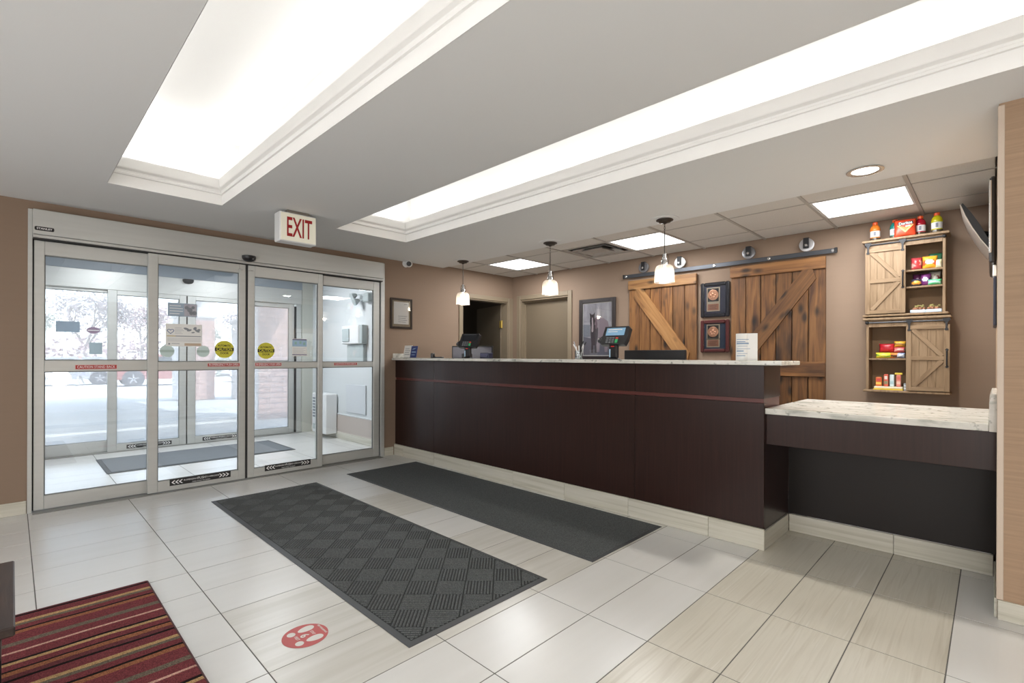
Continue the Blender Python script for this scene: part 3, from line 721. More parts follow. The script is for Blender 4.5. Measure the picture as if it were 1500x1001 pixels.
MB().box(-6.68, -6.12, 3.382, 3.399, .41, .815, .004).build('access_panel', mat('white_access_panel', (.62, .65, .68), .5), vw)

# ================================================================== RECEPTION COUNTER AND LOW DESK
CY, CXR = 3.33, -1.03
ct = thing('reception_counter', (-3.1, CY, 0), 'long dark espresso reception counter with pale skirting tiles along the lobby', 'counter')
MB().box(XW+.002, CXR-.019, CY+.021, 3.60, .005, 1.168).build('counter_body', ESP, ct)
for (a, b) in ((XW+.001, -4.50), (-4.497, -1.950), (-1.947, CXR)):
    MB().box(a, b, CY, CY+.02, .136, .928, .0015).build('front_panel', ESP, ct)
    MB().box(a, b, CY, CY+.02, .956, 1.168, .0015).build('upper_panel', ESP, ct)
MB().box(XW+.001, CXR-.006, CY+.012, CY+.02, .929, .955).build('reveal_strip', ESPR, ct)
MB().box(CXR-.018, CXR, CY+.0205, 3.66, .956, 1.168, .0015).build('end_panel', ESP, ct)
MB().box(CXR-.018, CXR, CY+.0205, 3.85, .120, .860, .0015).build('end_panel', ESP, ct)
MB().box(CXR-.018, CXR-.006, CY+.0205, 3.66, .861, .955).build('reveal_strip', ESPR, ct)
xs_ = [XW+.001] + [-1.375-.6194*i for i in range(6, -1, -1)] + [CXR+.008]
for a, b in zip(xs_, xs_[1:]):
    if b-a > .03: MB().box(a+.001, b-.001, CY-.018, CY+.002, .001, .134, .002).build('skirting_tile', TILEK, ct)
MB().box(CXR-.004, CXR+.009, CY-.0175, 3.829, .001, .119, .002).build('skirting_tile', TILEK, ct)
MB().box(-4.6, CXR-.05, 3.61, 4.25, .72, .75, .003).build('work_surface', ESP, ct)
for xa in (-4.72, CXR-.09, -2.9): MB().box(xa, xa+.04, 3.61, 4.2, .0, .719).build('work_surface_leg', ESP, ct)
top = tag(MB().box(XW+.001, -.912, CY-.055, 3.665, 1.170, 1.197, .004).build('countertop', GRAN), 'long pale granite top on the tall reception counter', 'countertop')
MB().box(XW+.001, XW+.022, CY-.04, 3.55, 1.197, 1.252, .003).build('upstand', GRAN, top)
# accessible low desk
dk = thing('low_desk', (-.5, 3.8, 0), 'low wheelchair-height espresso desk with a pale stone top, right of the counter', 'desk')
MB().box(CXR+.001, XR-.001, CY+.035, CY+.055, .667, .858, .0015).build('apron', ESP, dk)
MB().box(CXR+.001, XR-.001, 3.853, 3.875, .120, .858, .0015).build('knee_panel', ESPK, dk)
for xa in (XR-.022, CXR+.001): MB().box(xa, xa+.019, 3.876, 4.28, .0, .858, .0015).build('side_panel', ESP, dk)
for a, b in ((CXR+.011, -.436), (-.434, XR-.013)): MB().box(a, b, 3.831, 3.853, .001, .119, .002).build('skirting_tile', TILEK, dk)
MB().box(CXR+.001, XR-.031, CY+.015, 4.33, .860, .897, .003).build('stone_top', GRAN, dk)
m = MB(); m.prism([(-.030, .860), (-.001, .860), (-.001, 1.045), (-.020, 1.045), (-.030, 1.00)], 4.0-CY-.012, frame((XR, 4.0, 0), (1, 0, 0), (0, 0, 1)))
m.build('side_upstand', GRAN, dk)

# ================================================================== MATS, RUG, FLOOR STICKER, TABLE
def lobby_mat(x0, x1, y0, y1, label, ribs):
    t = thing('floor_mat', ((x0+x1)/2, (y0+y1)/2, 0), label, 'mat')
    e = .028 if ribs else .016
    m = MB(); A = [(x0, y0), (x1, y0), (x1, y1), (x0, y1)]; In = [(x0+e, y0+e), (x1-e, y0+e), (x1-e, y1-e), (x0+e, y1-e)]
    a0 = [m.bm.verts.new((*p, .0006)) for p in A]; a1 = [m.bm.verts.new((*p, .003)) for p in A]; a2 = [m.bm.verts.new((*p, .0075)) for p in In]; a3 = [m.bm.verts.new((*p, .0006)) for p in In]
    for P, Q in ((a0, a1), (a1, a2), (a2, a3), (a3, a0)):
        for i in range(4): m.bm.faces.new((P[i], P[(i+1) % 4], Q[(i+1) % 4], Q[i]))
    m.build('rubber_border', RUBBER, t)
    MB().box(x0+e+.001, x1-e-.001, y0+e+.001, y1-e-.001, .0006, .008).build('carpet', CARPET if ribs else CARPET2, t)
    if ribs:
        m = MB(); s = .150; n = 9; c, si = math.cos(PI/4), math.sin(PI/4); bx0, bx1, by0, by1 = x0+e+.004, x1-e-.004, y0+e+.004, y1-e-.004
        R = int(3.3/s)
        for i in range(-R, R):
            for j in range(-R, R):
                for k in range(n):
                    o_ = (k+.5)/n*s
                    if (i+j) % 2: p, q = (i*s+.004, j*s+o_), (i*s+s-.004, j*s+o_)
                    else: p, q = (i*s+o_, j*s+.004), (i*s+o_, j*s+s-.004)
                    P = [((x0+x1)/2 + a*c-b_*si, (y0+y1)/2 + a*si+b_*c) for a, b_ in (p, q)]
                    (ax, ay), (bx, by) = P; t0, t1 = 0., 1.; dx, dy = bx-ax, by-ay; ok = True
                    for pp, qq in ((-dx, ax-bx0), (dx, bx1-ax), (-dy, ay-by0), (dy, by1-ay)):
                        if abs(pp) < 1e-9:
                            if qq < 0: ok = False
                        elif pp < 0: t0 = max(t0, qq/pp)
                        else: t1 = min(t1, qq/pp)
                    if not ok or t1-t0 < .05: continue
                    xa, ya, xb, yb = ax+dx*t0, ay+dy*t0, ax+dx*t1, ay+dy*t1; L = math.hypot(dx, dy); wx, wy = -dy/L*.0052, dx/L*.0052
                    v = [m.bm.verts.new(z) for z in ((xa+wx, ya+wy, .0081), (xa-wx, ya-wy, .0081), (xb-wx, yb-wy, .0081), (xb+wx, yb+wy, .0081), (xa+wx*.5, ya+wy*.5, .0115), (xa-wx*.5, ya-wy*.5, .0115), (xb-wx*.5, yb-wy*.5, .0115), (xb+wx*.5, yb+wy*.5, .0115))]
                    for f in ((4,5,6,7), (0,1,5,4), (1,2,6,5), (2,3,7,6), (3,0,4,7)): m.bm.faces.new([v[z] for z in f])
        tag(m.build('carpet_ribs', RIB, t), kind='stuff')
    return t
lobby_mat(-4.645, -1.735, 1.163, 2.052, 'charcoal entrance mat with a diagonal ribbed basket-weave pattern and grey rubber border', True)
lobby_mat(-4.745, -1.690, 2.412, 3.265, 'plain dark grey runner mat along the foot of the reception counter', False)
r = thing('striped_rug', (-2.2, -.1, 0), 'dark red rug with black, tan and orange stripes beside the low table', 'rug')
m = MB(); nx, ny = 60, 30; rx0, rx1, ry0, ry1 = -3.235, -1.25, -.75, .508
m.box(rx0, rx1, ry0, ry1, .0006, .013, .004); m.build('pile', WOOL, r)
MB().tube([(rx0, ry1+.002, .006), (rx1, ry1+.002, .006)], .005, 6).tube([(rx0-.002, ry0, .006), (rx0-.002, ry1, .006)], .005, 6).build('bound_edge', mat('rug_binding', (.10, .045, .05), .9), r)
# round distancing sticker
SP, SQ = (-2.135, .897), .094
st = thing('floor_sticker', (SP[0], SP[1], 0), 'round red distancing sticker with white footprints on the tiles', 'sticker')
def on_floor(x, y, z=.0006, ang=0): return T((SP[0], SP[1], z)) @ Matrix.Rotation(ang, 4, 'Z') @ T((x, y, 0))
PINKR = mat('worn_red_vinyl', (.50, .10, .095), .5); CREAM = mat('sticker_white', (.72, .70, .66), .6)
disc(MB(), SQ, .0005, on_floor(0, 0, .0005), 48).build('red_disc', PINKR, st)
for s in (-1, 1):
    m = MB(); pts = []
    for i in range(24):
        a = 2*PI*i/24; pts.append((.021*math.sin(a)*(1+.18*math.cos(a)), .036*math.cos(a)))
    m.prism(pts, .0003, on_floor(s*.047, .022, .0011, 0) @ Matrix.Rotation(-s*.06, 4, 'Z'))
    m.build('footprint_sole', CREAM, st)
    MB().prism([(.018*math.cos(2*PI*i/18), .0175*math.sin(2*PI*i/18)-.0) for i in range(18)], .0003, on_floor(s*.045, -.043, .0011)).build('footprint_heel', CREAM, st)
lettering('6', .05, on_floor(0, -.005, .0013), CREAM, st, bold=.001)
lettering('FEET', .018, on_floor(0, -.036, .0013), CREAM, st, width=.036)
lettering('STAY', .018, on_floor(0, .032, .0013), CREAM, st, width=.036)
lettering('KEEP YOUR DISTANCE', .012, on_floor(0, .075, .0013), CREAM, st, width=.085)
# dark table at the left edge
t = thing('side_table', (-2.3, -.28, 0), 'dark walnut low table at the corner of the striped rug', 'table')
MB().box(-2.625, -1.985, -.60, .008, .418, .447, .004).build('tabletop', DKWOOD, t)
MB().box(-2.60, -2.01, -.575, -.02, .35, .417, .002).build('apron', DKWOOD, t)
for (a, b) in ((-2.60, -.575), (-2.06, -.575), (-2.60, -.075), (-2.06, -.075)): MB().box(a, a+.05, b, b+.05, .0135, .417, .003).build('leg', BLACKM, t)

# ================================================================== CEILING FITTINGS
def troffer(xa, label):
    t = thing('ceiling_light_panel', (xa-.312, 4.70, ZD), label, 'ceiling light', 'square light panels in the tiled ceiling')
    x0, x1 = xa-.6243+.012, xa-.012
    m = MB()
    for q in ((x0, x1, 4.408, 4.424), (x0, x1, 4.976, 4.992), (x0, x0+.014, 4.424, 4.976), (x1-.014, x1, 4.424, 4.976)): m.box(*q, ZD-.001, ZD+.02)
    m.build('panel_frame', WPLAS, t)
    MB().box(x0+.014, x1-.014, 4.424, 4.976, ZD+.003, ZD+.008).build('diffuser', DIFFUSER, t)
    m = MB().box(x0, x1, 4.408, 4.992, ZD+.03, ZD+.10); m.build('housing', WPLAS, t)
    area('panel_lamp', (xa-.312, 4.70, ZD-.004), .56, .53, 20, (.97, .985, 1))
troffer(-.42, 'square ceiling light panel above the snack cabinets')
troffer(-2.293, 'square ceiling light panel beside the air vent, above the left barn door')
troffer(-4.166, 'square ceiling light panel nearest the two office doorways')
t = thing('air_vent', (VENTX-.312, 4.7, ZD), 'square stepped air vent set in the tiled ceiling', 'vent')
x0, x1, y0, y1 = VENTX-.6243+.010, VENTX-.010, 4.409, 4.991
DUCT = mat('dark_duct', (.03, .026, .022), .9)
MB().box(x0, x1, y0, y1, ZD+.08, ZD+.09).build('duct', DUCT, t)
for i in range(3):
    d = .045+.075*i; zt = ZD+.004-.006*i; m = MB(); wd = .05 if i else .045
    a0, a1, b0, b1 = x0+d-.045, x1-d+.045, y0+d-.045, y1-d+.045
    if i: a0 += .012; a1 -= .012; b0 += .012; b1 -= .012
    # a sloping louvre frame
    O = [(a0, b0), (a1, b0), (a1, b1), (a0, b1)]; I = [(a0+wd, b0+wd), (a1-wd, b0+wd), (a1-wd, b1-wd), (a0+wd, b1-wd)]
    lo = [m.bm.verts.new((*p, zt)) for p in O]; hi = [m.bm.verts.new((*p, zt+(.035 if i else .002))) for p in I]; lo2 = [m.bm.verts.new((*p, zt+.003)) for p in O]; hi2 = [m.bm.verts.new((*p, zt+(.038 if i else .005))) for p in I]
    for P, Q in ((lo, hi), (hi, hi2), (hi2, lo2), (lo2, lo)):
        for k in range(4): m.bm.faces.new((P[k], P[(k+1) % 4], Q[(k+1) % 4], Q[k]))
    m.build('louvre', GRID, t)
MB().box(x0+.19, x1-.19, y0+.19, y1-.19, ZD-.002, ZD+.002, .001).build('centre_plate', GRID, t)
t = thing('recessed_light', (-.58, 3.79, ZC), 'round recessed ceiling downlight with a chrome ring', 'ceiling light')
m = MB(); m.lathe([(.075, .0), (.096, -.001), (.100, -.004), (.100, -.007), (.082, -.009), (.072, -.004), (.070, .0)], (-.58, 3.79, ZC), 36, cap=False); m.build('trim_ring', STEEL, t, smooth='auto')
MB().lathe([(.071, -.003), (.0712, -.004), (.001, -.0045)], (-.58, 3.79, ZC), 30).build('lens', LENS, t)
area('downlight_lamp', (-.58, 3.79, ZC-.012), .10, .10, 20, (1, .95, .86))
# exit sign
ex = thing('exit_sign', (-4.09, 1.66, ZC), 'white box sign reading EXIT in red, hung from the ceiling near the doors', 'sign')
MB().box(-4.20, -4.085, 1.50, 1.80, 2.150, 2.388, .006).build('sign_box', WPLAS, ex)
MB().box(-4.085, -4.081, 1.508, 1.792, 2.158, 2.380, .002).build('face_plate', EXITF, ex)
MB().box(-4.19, -4.09, 1.56, 1.74, 2.389, 2.409, .004).build('mounting_plate', mat('brown_grey_mount', (.22, .20, .17), .5), ex)
lettering('EXIT', .222, ON_DOOR(-4.0806, 1.655, 2.262), mat('exit_red', (.36, .008, .010), .5), ex, width=.205, bold=.003)
# wall camera
t = thing('security_camera', (XW+.07, 3.47, 2.385), 'small white security camera with a black lens high on the wall', 'camera')
MB().lathe([(.045, 0), (.045, .012)], (XW, 3.47, 2.385), 20, 'x').build('mount', WPLAS, t)
R_ = T((XW+.075, 3.47, 2.378)) @ Vector((.82, -.50, -.22)).to_track_quat('Z', 'Y').to_matrix().to_4x4()
MB().sphere((0, 0, 0), .046, 20, R_).build('camera_ball', WPLAS, t, smooth=True)
MB().lathe([(.030, .036), (.030, .047), (.022, .048), (.001, .048)], (0, 0, 0), 20, 'z', R_).build('lens', BLACK, t, smooth='auto')
MB().tube([(XW+.01, 3.47, 2.385), (XW+.06, 3.47, 2.38)], .02, 10).build('arm', WPLAS, t)

# pendants
def pendant(x, y, label):
    t = thing('pendant_lamp', (x, y, ZC), label, 'pendant lamp', 'glass pendants above the reception counter')
    m = MB(); m.lathe([(.120, 0), (.122, -.003), (.118, -.006), (.001, -.006)], (x, y, ZC-.0005), 36, cap=False); m.build('ceiling_medallion', CEIL, t)
    m = MB(); m.lathe([(.068, -.006), (.072, -.010), (.070, -.016), (.052, -.022), (.048, -.030), (.020, -.036), (.010, -.044), (.001, -.044)], (x, y, ZC), 28, cap=False); m.build('canopy', BRONZE, t, smooth='auto')
    m = MB()
    for k in range(3):
        zc = ZC-.055-.022*k; m.tube([(x+(.006*math.cos(a) if k % 2 else 0), y+(0 if k % 2 else .006*math.cos(a)), zc+.014*math.sin(a)) for a in [2*PI*i/12 for i in range(12)]], .0018, 5, closed=True)
    m.build('chain', BRONZE, t)
    MB().tube([(x, y, ZC-.112), (x, y, 2.105)], .0042, 8).build('rod', BRONZE, t)
    m = MB(); m.lathe([(.006, 2.115), (.014, 2.108), (.016, 2.075), (.022, 2.07), (.022, 2.055), (.026, 2.05), (.030, 2.022), (.030, 2.012), (.001, 2.012)], (x, y, 0), 20, cap=False); m.build('socket', STEEL, t, smooth='auto')
    m = MB()
    for s in (0, 2*PI/3, 4*PI/3):
        c, si = math.cos(s+.4), math.sin(s+.4); m.tube([(x+.010*c, y+.010*si, 2.10), (x+.030*c, y+.030*si, 2.095), (x+.036*c, y+.036*si, 2.07), (x+.034*c, y+.034*si, 2.045), (x+.030*c, y+.030*si, 2.022)], .0024, 6)
    m.build('strap', BRONZE, t)
    # ribbed bell shade with a flat open bottom
    m = MB(); n = 72; prof = [(.030, 2.016), (.050, 2.012), (.066, 2.000), (.075, 1.980), (.078, 1.955), (.079, 1.915), (.080, 1.890), (.081, 1.868)]
    rings = []
    for (r_, z) in prof:
        k = 0 if r_ < .04 else .035
        rings.append([m.bm.verts.new((x+r_*(1+k*math.cos(24*2*PI*i/n))*math.cos(2*PI*i/n), y+r_*(1+k*math.cos(24*2*PI*i/n))*math.sin(2*PI*i/n), z)) for i in range(n)])
    for A_, B_ in zip(rings, rings[1:]):
        for i in range(n): m.bm.faces.new((A_[i], A_[(i+1) % n], B_[(i+1) % n], B_[i]))
    m.build('glass_shade', SHADE, t, smooth=True)
    m = MB(); m.lathe([(.0810, 1.868), (.0835, 1.866), (.0835, 1.861), (.0795, 1.861), (.0795, 1.867)], (x, y, 0), 48, cap=False); m.build('shade_rim', SHADE, t, smooth=True)
    m = MB(); m.lathe([(.012, 2.010), (.014, 1.985), (.026, 1.955), (.029, 1.935), (.024, 1.915), (.010, 1.904), (.001, 1.902)], (x, y, 0), 16, cap=False); m.build('bulb', BULB, t, smooth=True)
    l = bpy.data.lights.new('pendant_glow', 'POINT'); l.energy = 1.6; l.shadow_soft_size = .03; l.color = (1, .86, .68)
    o = bpy.data.objects.new('pendant_glow', l); COL.objects.link(o); o.location = (x, y, 1.885)
pendant(-4.70, 3.92, 'glass pendant lamp at the door end of the counter, before the dark office doorway')
pendant(-3.285, 3.914, 'glass pendant lamp in the middle of the row, by the taupe office door')
pendant(-2.02, 3.936, 'glass pendant lamp hanging in front of the left barn door')

# ================================================================== OFFICE DOORWAYS
d3 = thing('door_3', (XW, 4.86, 0), 'open dark office doorway with a brass hinge at the end of the door wall', 'door', None, 'structure')
m = MB(); m.box(XW, XW+.016, 4.337, 4.400, 0, 2.108, .004).box(XW, XW+.016, 5.31, 5.405, 0, 2.108, .004).box(XW, XW+.016, 4.400, 5.31, 2.045, 2.108, .004); m.build('casing', TRIMP, d3)
m = MB(); m.box(XW-.13, XW-.001, 4.400, 4.418, 0, 2.045).box(XW-.13, XW-.001, 5.29, 5.31, 0, 2.045).box(XW-.13, XW-.001, 4.418, 5.29, 2.030, 2.045); m.build('jamb_lining', TRIMP, d3)
ang = math.radians(16)
Md = T((XW-.125, 5.275, 0)) @ Matrix.Rotation(PI-.0+ang*-1, 4, 'Z')
MB().box(.01, .86, -.04, 0, .015, 2.015, .003).build('door_leaf', DOORP, d3, M=Md)
m = MB().box(XW-.145, XW-.10, 5.262, 5.289, 1.66, 1.77, .003); m.tube([(XW-.10, 5.274, 1.655), (XW-.10, 5.274, 1.775)], .009, 8); m.build('brass_hinge', BRASS, d3)
d4 = thing('door_4', (-4.66, YB, 0), 'closed taupe office door recessed in the back wall beside the corner', 'door', None, 'structure')
m = MB(); m.box(-5.19, -5.12, YB-.016, YB, 0, 2.14, .004).box(-4.205, -4.142, YB-.016, YB, 0, 2.14, .004).box(-5.12, -4.205, YB-.016, YB, 2.075, 2.14, .004); m.build('casing', TRIMP, d4)
m = MB(); m.box(-5.12, -5.10, YB+.001, YB+.138, 0, 2.075).box(-4.225, -4.205, YB+.001, YB+.138, 0, 2.075).box(-5.10, -4.225, YB+.001, YB+.138, 2.055, 2.075); m.build('jamb_lining', TRIMP, d4)
MB().box(-5.10, -5.085, YB+.07, YB+.10, 0, 2.055).box(-4.24, -4.225, YB+.07, YB+.10, 0, 2.055).box(-5.085, -4.24, YB+.07, YB+.10, 2.04, 2.055).build('door_stop', TRIMP, d4)
MB().box(-5.084, -4.241, YB+.095, YB+.137, .01, 2.053, .003).build('door_leaf', DOORP, d4)
MB().box(-5.13, -4.19, YB+.1405, YB+.16, 0, 2.2).build('leak_stop_panel', DARKW, d4)  # unseen panel added to stop light leaking over the door leaf

# ================================================================== PICTURES AND PLAQUES
def rect_frame(m, x0, x1, z0, z1, w_, y0, y1, M=None, b=.004):
    m.box(x0, x0+w_, y0, y1, z0, z1, b, M).box(x1-w_, x1, y0, y1, z0, z1, b, M).box(x0+w_, x1-w_, y0, y1, z0, z0+w_, b, M).box(x0+w_, x1-w_, y0, y1, z1-w_, z1, b, M)
t = thing('framed_certificate', (XW, 3.406, 1.75), 'small brown-framed certificate with a taupe mat on the wall by the doors', 'picture frame')
Mc = frame((XW, 3.406, 1.7515), (0, 1, 0), (-1, 0, 0))               # local x=+Y, y into the wall
m = MB(); rect_frame(m, -.158, .158, -.19, .19, .026, -.022, -.001, Mc); m.build('frame', mat('dark_brown_frame', (.028, .017, .011), .5, spec=.25), t)
MB().box(-.132, .132, -.010, -.002, -.165, .165, 0, Mc).build('mat_board', mat('taupe_mat_board', (.30, .25, .18), .8), t)
MB().box(-.108, .108, -.0115, -.0102, -.132, .145, 0, Mc).build('paper', PAPER, t)
m = MB()
for i in range(4): m.box(-.045, .085-.02*(i % 2), -.0122, -.0117, -.035-i*.024, -.030-i*.024, 0, Mc)
m.build('text_lines', INK, t); MB().box(.04, .085, -.0122, -.0117, .115, .120, 0, Mc).build('heading_line', INK, t)
MB().box(-.132, .132, -.0165, -.0160, -.165, .165, 0, Mc).build('glazing', PICGL, t)

t = thing('horse_picture', (-3.72, YB, 1.58), 'black-framed photograph of a dark horse on the back wall', 'picture')
hx0, hx1, hz0, hz1 = -4.006, -3.436, 1.178, 1.988; yb = YB
m = MB(); rect_frame(m, hx0, hx1, hz0, hz1, .052, yb-.030, yb-.001); m.build('frame', mat('black_brown_frame', (.022, .016, .016), .4), t)
MB().box(hx0+.05, hx1-.05, yb-.012, yb-.002, hz0+.05, hz1-.05).build('white_border', PAPER, t)
px0, px1, pz0, pz1 = hx0+.064, hx1-.064, hz0+.064, hz1-.064
ph = MB().box(px0, px1, yb-.0130, yb-.0121, pz0, pz1).build('photo_print', PHOTO, t)
def flat(poly, k, m_, name):
    W_, H_ = px1-px0, pz1-pz0
    MB().prism([(px0+u*W_, pz0+v_*H_) for u, v_ in poly], .0003, ON_BACK(0, yb-.0134-.0005*k, 0)).build(name, m_, ph)
flat([(0, .36), (.25, .36), (.25, .60), (0, .62)], .2, mat('print_water', (.30, .33, .40), .6), 'print_field')
flat([(0, .0), (1, .0), (1, .33), (.5, .30), (0, .36)], 0, mat('print_grass', (.20, .20, .25), .6), 'print_field')
flat([(0, .60), (1, .57), (1, .64), (0, .64)], .4, mat('print_rail', (.55, .55, .60), .6), 'print_rail')
flat([(.40, .66), (.52, .74), (.70, .72), (.88, .64), (.93, .50), (.90, .28), (.86, .06), (.77, .06), (.75, .28), (.62, .32), (.58, .06), (.48, .06), (.46, .30)], 1, mat('print_horse_flank', (.38, .31, .36), .6), 'print_horse')
flat([(.26, .42), (.27, .56), (.40, .60), (.54, .52), (.53, .34), (.48, .20), (.49, .04), (.42, .04), (.41, .19), (.37, .19), (.36, .04), (.29, .04), (.30, .22)], 2, mat('print_horse_body', (.075, .062, .078), .6), 'print_horse')
flat([(.25, .74), (.23, .83), (.29, .79), (.36, .79), (.42, .83), (.415, .74), (.43, .66), (.40, .54), (.385, .46), (.36, .43), (.31, .43), (.285, .46), (.27, .54), (.24, .66)], 3, mat('print_horse_head', (.040, .034, .042), .6), 'print_horse')
flat([(.315, .73), (.35, .73), (.375, .58), (.37, .47), (.35, .445), (.32, .445), (.30, .47), (.315, .60)], 4, mat('print_blaze', (.58, .50, .54), .6), 'print_blaze')
for u in (.265, .385): flat([(u, .655), (u+.02, .665), (u+.028, .65), (u+.014, .64)], 4, mat('print_eye', (.01, .01, .012), .5), 'print_eye')
flat([(.42, .70), (.47, .74), (.52, .60), (.50, .50), (.44, .52), (.44, .62)], 2.5, mat('print_mane', (.20, .13, .17), .6), 'print_mane')
MB().box(hx0+.05, hx1-.05, yb-.0195, yb-.019, hz0+.05, hz1-.05).build('glazing', PICGL, t)

def plaque(z0, z1, fm, mm, label):
    x0, x1 = -2.329, -2.016; t = thing('award_plaque', ((x0+x1)/2, YB, z0), label, 'plaque', 'framed bronze plaques between the barn doors')
    m = MB(); rect_frame(m, x0, x1, z0, z1, .040, YB-.034, YB-.001, None, .010); m.build('frame', fm, t)
    MB().box(x0+.038, x1-.038, YB-.018, YB-.002, z0+.038, z1-.038).build('mat_board', mm, t)
    xc, H_ = (x0+x1)/2-.018, z1-z0
    zc = z0+H_*.635
    MB().box(xc-.072, xc+.072, YB-.0205, YB-.0182, zc-.083, zc+.083).build('square_mount', mat('champagne_metal', (.42, .36, .27), .35, .5), t)
    MB().box(xc-.061, xc+.061, YB-.0215, YB-.0206, zc-.072, zc+.072).build('black_field', INKD, t)
    m = MB(); m.lathe([(.058, 0), (.058, .004), (.052, .006), (.050, .004), (.001, .005)], (0, 0, 0), 32, 'z', frame((xc, YB-.0216, zc), (1, 0, 0), (0, 0, 1)))
    for (u, v_, r_) in ((0, .012, .016), (-.024, -.004, .013), (.024, -.004, .013), (-.010, -.026, .012), (.014, -.024, .011), (0, .034, .009)): m.sphere((xc+u, YB-.0255, zc+v_), r_, 10, None, 0, (1, .35, 1))
    m.build('bronze_medallion', mat('copper_bronze', (.52, .27, .17), .35, .6), t, smooth='auto')
    zp = z0+H_*.29
    MB().box(xc-.072, xc+.072, YB-.0205, YB-.0182, zp-.047, zp+.047).build('plate_mount', mat('champagne_metal', (.42, .36, .27)), t)
    pl = MB().box(xc-.060, xc+.060, YB-.0215, YB-.0206, zp-.035, zp+.035).build('copper_plate', mat('copper_plate', (.30, .14, .09), .4, .4), t)
    m = MB()
    for i in range(4): m.box(xc-.045+.006*(i % 2), xc+.045-.008*(i % 3), YB-.0219, YB-.0216, zp+.018-i*.013, zp+.021-i*.013)
    m.build('engraved_lines', INKD, pl)
    MB().box(x0+.038, x1-.038, YB-.0285, YB-.0280, z0+.038, z1-.038).build('glazing', PICGL, t)
    return t
plaque(1.660, 2.042, mat('gloss_black_frame', (.012, .012, .016), .25), mat('navy_mat', (.020, .022, .045), .7), 'upper plaque with bronze medallion in a glossy black frame')
plaque(1.272, 1.627, mat('mahogany_frame', (.060, .012, .012), .3), mat('blue_mat', (.018, .035, .07), .7), 'lower plaque with bronze medallion in a mahogany red frame')

# ================================================================== BARN DOORS, RAIL
YF = 5.35                       # front of the planks
def barn_door(x0, x1, z0, z1, label, mirror, edges):
    t = thing('barn_door', ((x0+x1)/2, YF, z0), label, 'barn door')
    for a, b in zip(edges, edges[1:]):
        hw, hh = (b-a)/2-.003, (z1-z0)/2
        MB().box(-hw, hw, -.011, .011, -hh, hh, .004).build('plank', BARN, t, M=T(((a+b)/2, YF+.034+random.uniform(-.002, .002), (z0+z1)/2)))
    def rail(za, zb, m_=BARN):
        L, h_ = x1-x0, zb-za
        MB().box(-h_/2, h_/2, -.011, .011, -L/2, L/2, .004).build('cross_rail', m_, t, M=T(((x0+x1)/2, YF+.011, (za+zb)/2)) @ Matrix.Rotation(PI/2, 4, 'Y'))
    zt = z1-.115
    rail(zt, z1, BARN if mirror else BARNL); rail(1.035, 1.178, BARN); rail(z0, z0+.14)
    # diagonal brace from the upper outer corner to the middle rail, and one below
    W_ = .150
    def brace(xa, za, xb, zb, m_):
        a = Vector((xa, 0, za)); b = Vector((xb, 0, zb)); d = b-a; L = d.length; an = math.atan2(d.x, d.z)
        # ends cut level with the rails
        k = W_/2/math.tan(math.acos(abs(d.z)/L)) if abs(d.x) > 1e-6 else 0
        m = MB(); h = W_/2; sl = h*(d.x/d.z)
        P = [(-h, -L/2-sl*-1), (h, -L/2+sl*-1), (h, L/2-sl), (-h, L/2+sl)]
        P = [(-h, -L/2+sl), (h, -L/2-sl), (h, L/2-sl), (-h, L/2+sl)]
        m.prism(P, .021, frame((0, .0105, 0), (1, 0, 0), (0, 0, 1)))
        m.build('diagonal_brace', m_, t, M=T(((xa+xb)/2, YF+.0115, (za+zb)/2)) @ Matrix.Rotation(an, 4, 'Y'))
    dx = .105
    if mirror: brace(x0+dx, 1.180, x1-dx, zt-.002, BARN); brace(x1-dx, z0+.142, x0+dx, 1.033, BARN)
    else: brace(x1-dx, 1.180, x0+dx, zt-.002, BARNL); brace(x0+dx, z0+.142, x1-dx, 1.033, BARN)
    return t
barn_door(-3.231, -2.366, .10, 2.160, 'left barn door of stained planks with a light diagonal brace, behind the counter', False, [-3.231+.1442*i for i in range(7)])
barn_door(-1.998, -1.121, .10, 2.178, 'right barn door of knotty brown planks, taller one beside the snack cabinets', True, [-1.998, -1.845, -1.699, -1.557, -1.411, -1.269, -1.121])
t = thing('sliding_rail', (-2.17, 5.36, 2.22), 'long gunmetal barn-door rail bolted across the back wall', 'rail')
MB().box(-3.305, -1.032, 5.366, 5.374, 2.198, 2.242, .002).build('flat_bar', GUN, t)
for x in (-3.27, -2.66, -2.17, -1.62, -1.065):
    m = MB(); m.lathe([(.012, 0), (.016, .003), (.016, .006), (.010, .011), (.001, .011)], (0, 0, 0), 12, 'z', frame((x, 5.366, 2.22), (1, 0, 0), (0, 0, 1)))
    m.lathe([(.011, 0), (.011, .034)], (x, 5.374, 2.22), 10, 'y'); m.build('bolt', STEEL, t, smooth='auto')
for x in (-3.297, -1.040): MB().box(x-.012, x+.012, 5.352, 5.366, 2.195, 2.245, .003).build('end_stop', BLACKM, t)
def roller(x, label, wm):
    t = thing('rail_roller', (x, 5.37, 2.245), label, 'roller', 'rollers on the barn-door rail')
    M = frame((x, 5.352, 2.307), (1, 0, 0), (0, 0, 1))
    m = MB(); m.lathe([(.056, -.012), (.063, -.010), (.063, -.003), (.052, .0), (.052, .003), (.063, .006), (.063, .012), (.056, .014), (.030, .014), (.028, .010), (.010, .010), (.001, .010)], (0, 0, 0), 28, 'z', M @ T((0, 0, -.016))); m.build('wheel', wm, t, smooth='auto')
    m = MB().box(x-.024, x+.024, 5.338, 5.344, 2.270, 2.372, .003); m.box(x-.024, x+.024, 5.344, 5.385, 2.366, 2.372, .002); m.build('hanger_strap', BLACKM, t)
    MB().lathe([(.014, 0), (.014, .006), (.006, .012), (.001, .012)], (0, 0, 0), 6, 'z', frame((x, 5.338, 2.300), (1, 0, 0), (0, 0, 1))).build('axle_nut', STEEL, t)
